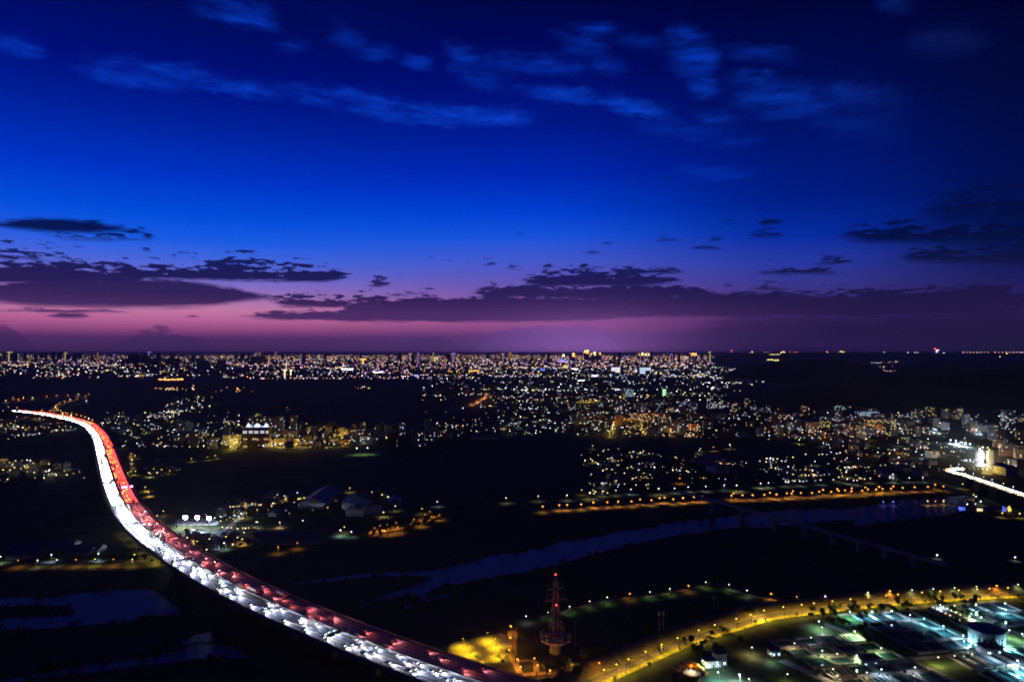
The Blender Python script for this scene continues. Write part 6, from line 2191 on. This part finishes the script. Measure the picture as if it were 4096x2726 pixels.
def tall(px0, px1, ytop, ybase, col, mode, s_=1):
    """far tower: dark shaft with lit crown, lit edges or lit front"""
    p = at((px0 + px1) / 2, ybase, 0)
    w = (px1 - px0) / FOC * p.y / 2
    h = CAM_H - (ytop - 1410) / FOC * p.y
    boxes(BV, (p.x, p.y), w, w * .6, h, 0)
    BMI.append(random.randrange(3))
    m = s_ * len(PALN) + PALN.index(col)
    if mode == 'crown':
        boxes(LV, (p.x, p.y), w * .7, w * .5, w * .9, h + .2)
        LM.append(m)
        boxes(LV, (p.x, p.y), w * 1.05, w * .66, w * .35, h - w * 1.1)
        LM.append(m)
    elif mode == 'edge':
        boxes(LV, (p.x, p.y - w * .7), w * .3, 1, h * .9, 4)
        LM.append(m)
        boxes(LV, (p.x, p.y), w * 1.1, w * .66, w * .5, h - w * .3)
        LM.append(m)
    elif mode == 'front':
        for k in range(4):
            boxes(LV, (p.x, p.y - w * .62), w * .85, .8, h * .06, h * (.2 + .2 * k))
            LM.append(m)


for x0, x1, yt in [(2336, 2345, 1406), (2345, 2356, 1405), (2362, 2370, 1416), (2372, 2384, 1413), (2388, 2395, 1416), (2397, 2404, 1414), (2554, 2560, 1417), (2566, 2574, 1415), (2580, 2587, 1417), (2592, 2600, 1417), (2757, 2765, 1416), (2768, 2776, 1415), (2779, 2787, 1416), (2250, 2258, 1421), (2288, 2300, 1418)]:
    tall(x0, x1, yt, 1440, random.choice(['orange', 'yellow', 'orange']), 'crown', 2)
for x0, x1, yt, yb, c in [(1134, 1146, 1479, 1510, 'warm'), (1159, 1169, 1479, 1510, 'warm'), (1444, 1462, 1436, 1455, 'orange'), (1736, 1743, 1430, 1446, 'yellow'), (1745, 1752, 1430, 1446, 'yellow'), (1074, 1078, 1422, 1455, 'orange'), (526, 531, 1422, 1457, 'orange'), (1036, 1041, 1410, 1425, 'orange')]:
    tall(x0, x1, yt, yb, c, 'edge', 1)
for x0, x1, yt, yb in [(520, 555, 1421, 1458), (562, 594, 1421, 1458), (490, 515, 1432, 1459), (600, 637, 1433, 1460), (1006, 1060, 1424, 1456), (665, 710, 1432, 1465), (790, 830, 1440, 1480), (870, 900, 1440, 1475), (1180, 1200, 1458, 1485)]:
    tall(x0, x1, yt, yb, 'pinkish', 'none', 0)
for i in range(80):
    x = random.uniform(-20, 2840)
    w = random.uniform(5, 15)
    yt = random.choice((1412, 1414, 1410, 1408, 1416)) + random.uniform(-2, 3)
    tall(x, x + w, yt, random.uniform(1436, 1452), random.choice(['orange', 'pinkish', 'yellow', 'violet']), random.choice(('none', 'none', 'none', 'none', 'edge')), 0)
tall(2252, 2270, 1458, 1474, 'yellow', 'front', 1)
tall(2552, 2604, 1466, 1498, 'cool', 'front', 1)
tall(2440, 2482, 1466, 1492, 'white', 'front', 1)
tall(2648, 2664, 1552, 1585, 'green', 'front', 1)


def hilltop(px, py, d, col, s_, r):
    a, b_ = (px - 2048) / FOC, (1363 - py) / FOC
    c, s2 = math.cos(PITCH), math.sin(PITCH)
    k = d / (c - b_ * s2)
    boxes(LV, (a * k, d), r, r, r * 1.6, CAM_H + (s2 + b_ * c) * k - r)
    LM.append(s_ * len(PALN) + PALN.index(col))


for q, c, s_, r in [((5, 240), 'warm', 1, 9), ((27, 228), 'warm', 2, 8), ((670, 228), 'orange', 2, 9), ((775, 228), 'orange', 1, 8), ((790, 226), 'yellow', 2, 8), ((805, 228), 'orange', 2, 8), ((818, 228), 'orange', 1, 7), ((1158, 230), 'warm', 1, 8), ((1362, 232), 'cool', 2, 7), ((1422, 232), 'white', 1, 8), ((1445, 232), 'cool', 1, 8), ((1595, 202), 'red', 2, 11), ((1622, 212), 'orange', 2, 9), ((1605, 226), 'violet', 2, 9), ((1612, 216), 'white', 2, 9), ((1612, 233), 'cool', 1, 8), ((1670, 236), 'yellow', 2, 8), ((135, 230), 'orange', 1, 8), ((162, 230), 'orange', 1, 6),
                   ((275, 232), 'yellow', 2, 8), ((290, 226), 'orange', 2, 9), ((302, 230), 'yellow', 2, 8), ((350, 231), 'orange', 1, 8), ((372, 231), 'pinkish', 1, 8), ((392, 230), 'orange', 1, 8), ((412, 231), 'red', 1, 9), ((-150, 226), 'red', 1, 12), ((-148, 214), 'red', 2, 7)]:
    hilltop(*C4(*q), 17400, c, s_, r)
for x in (1835, 1865, 1895, 1925, 1955, 1985, 2015, 2048, 2108, 2140, 2170, 2205, 2235, 2265, 2295, 2325, 2345):
    hilltop(*C4(x, 231), 17400, random.choice(['pinkish', 'orange', 'pinkish']), 1, 9)
for x in np.arange(180, 262, 9):
    hilltop(*C4(x, 250 + random.uniform(-2, 2)), 16200, 'yellow', 1 + (x % 2 > 1), 7)
for x in np.arange(155, 255, 8):
    hilltop(*C4(x, 298 + random.uniform(-5, 6)), 15400, 'yellow', random.choice((1, 2)), 6)
for x in (2208, 2150):
    hilltop(*C4(x, 242 if x > 2200 else 270), 16200, 'yellow', 2, 6)

M_cb = [mat('far_wall_' + n, c, .9, .1, .02) for n, c in (('grey', (.30, .29, .29)), ('tan', (.32, .26, .21)), ('dark', (.14, .12, .12)))]
nb_ = len(BV)
np_mesh('distant_city_block', np.concatenate(BV), np.concatenate([cf + 8 * i for i in range(nb_)]), M_cb, 'stuff', mi=np.repeat(BMI, 6))['label'] = 'mass of far city blocks spreading to the horizon'
nl_ = len(LV)
np_mesh('distant_city_light', np.concatenate(LV), np.concatenate([cf + 8 * i for i in range(nl_)]), E_far, 'stuff', mi=np.repeat(LM, 6))['label'] = 'countless far city lights spreading to the horizon'
print('lights', nl_, 'blocks', nb_)

# ------------------------------------------------------------------ air over the plain
hz = MB()
hz.box(0, 40000, -3, 190000, 100000, CAM_H + 40)
hm = bpy.data.materials.new('air')
hm.use_nodes = True
hm.node_tree.nodes.remove(hm.node_tree.nodes['Principled BSDF'])
pv_ = hm.node_tree.nodes.new('ShaderNodeVolumePrincipled')
pv_.inputs['Color'].default_value = (.9, .9, .95, 1)
pv_.inputs['Density'].default_value = 3.2e-5
hm.node_tree.links.new(pv_.outputs[0], hm.node_tree.nodes['Material Output'].inputs['Volume'])
hz.build('haze', hm, None, 'stuff')
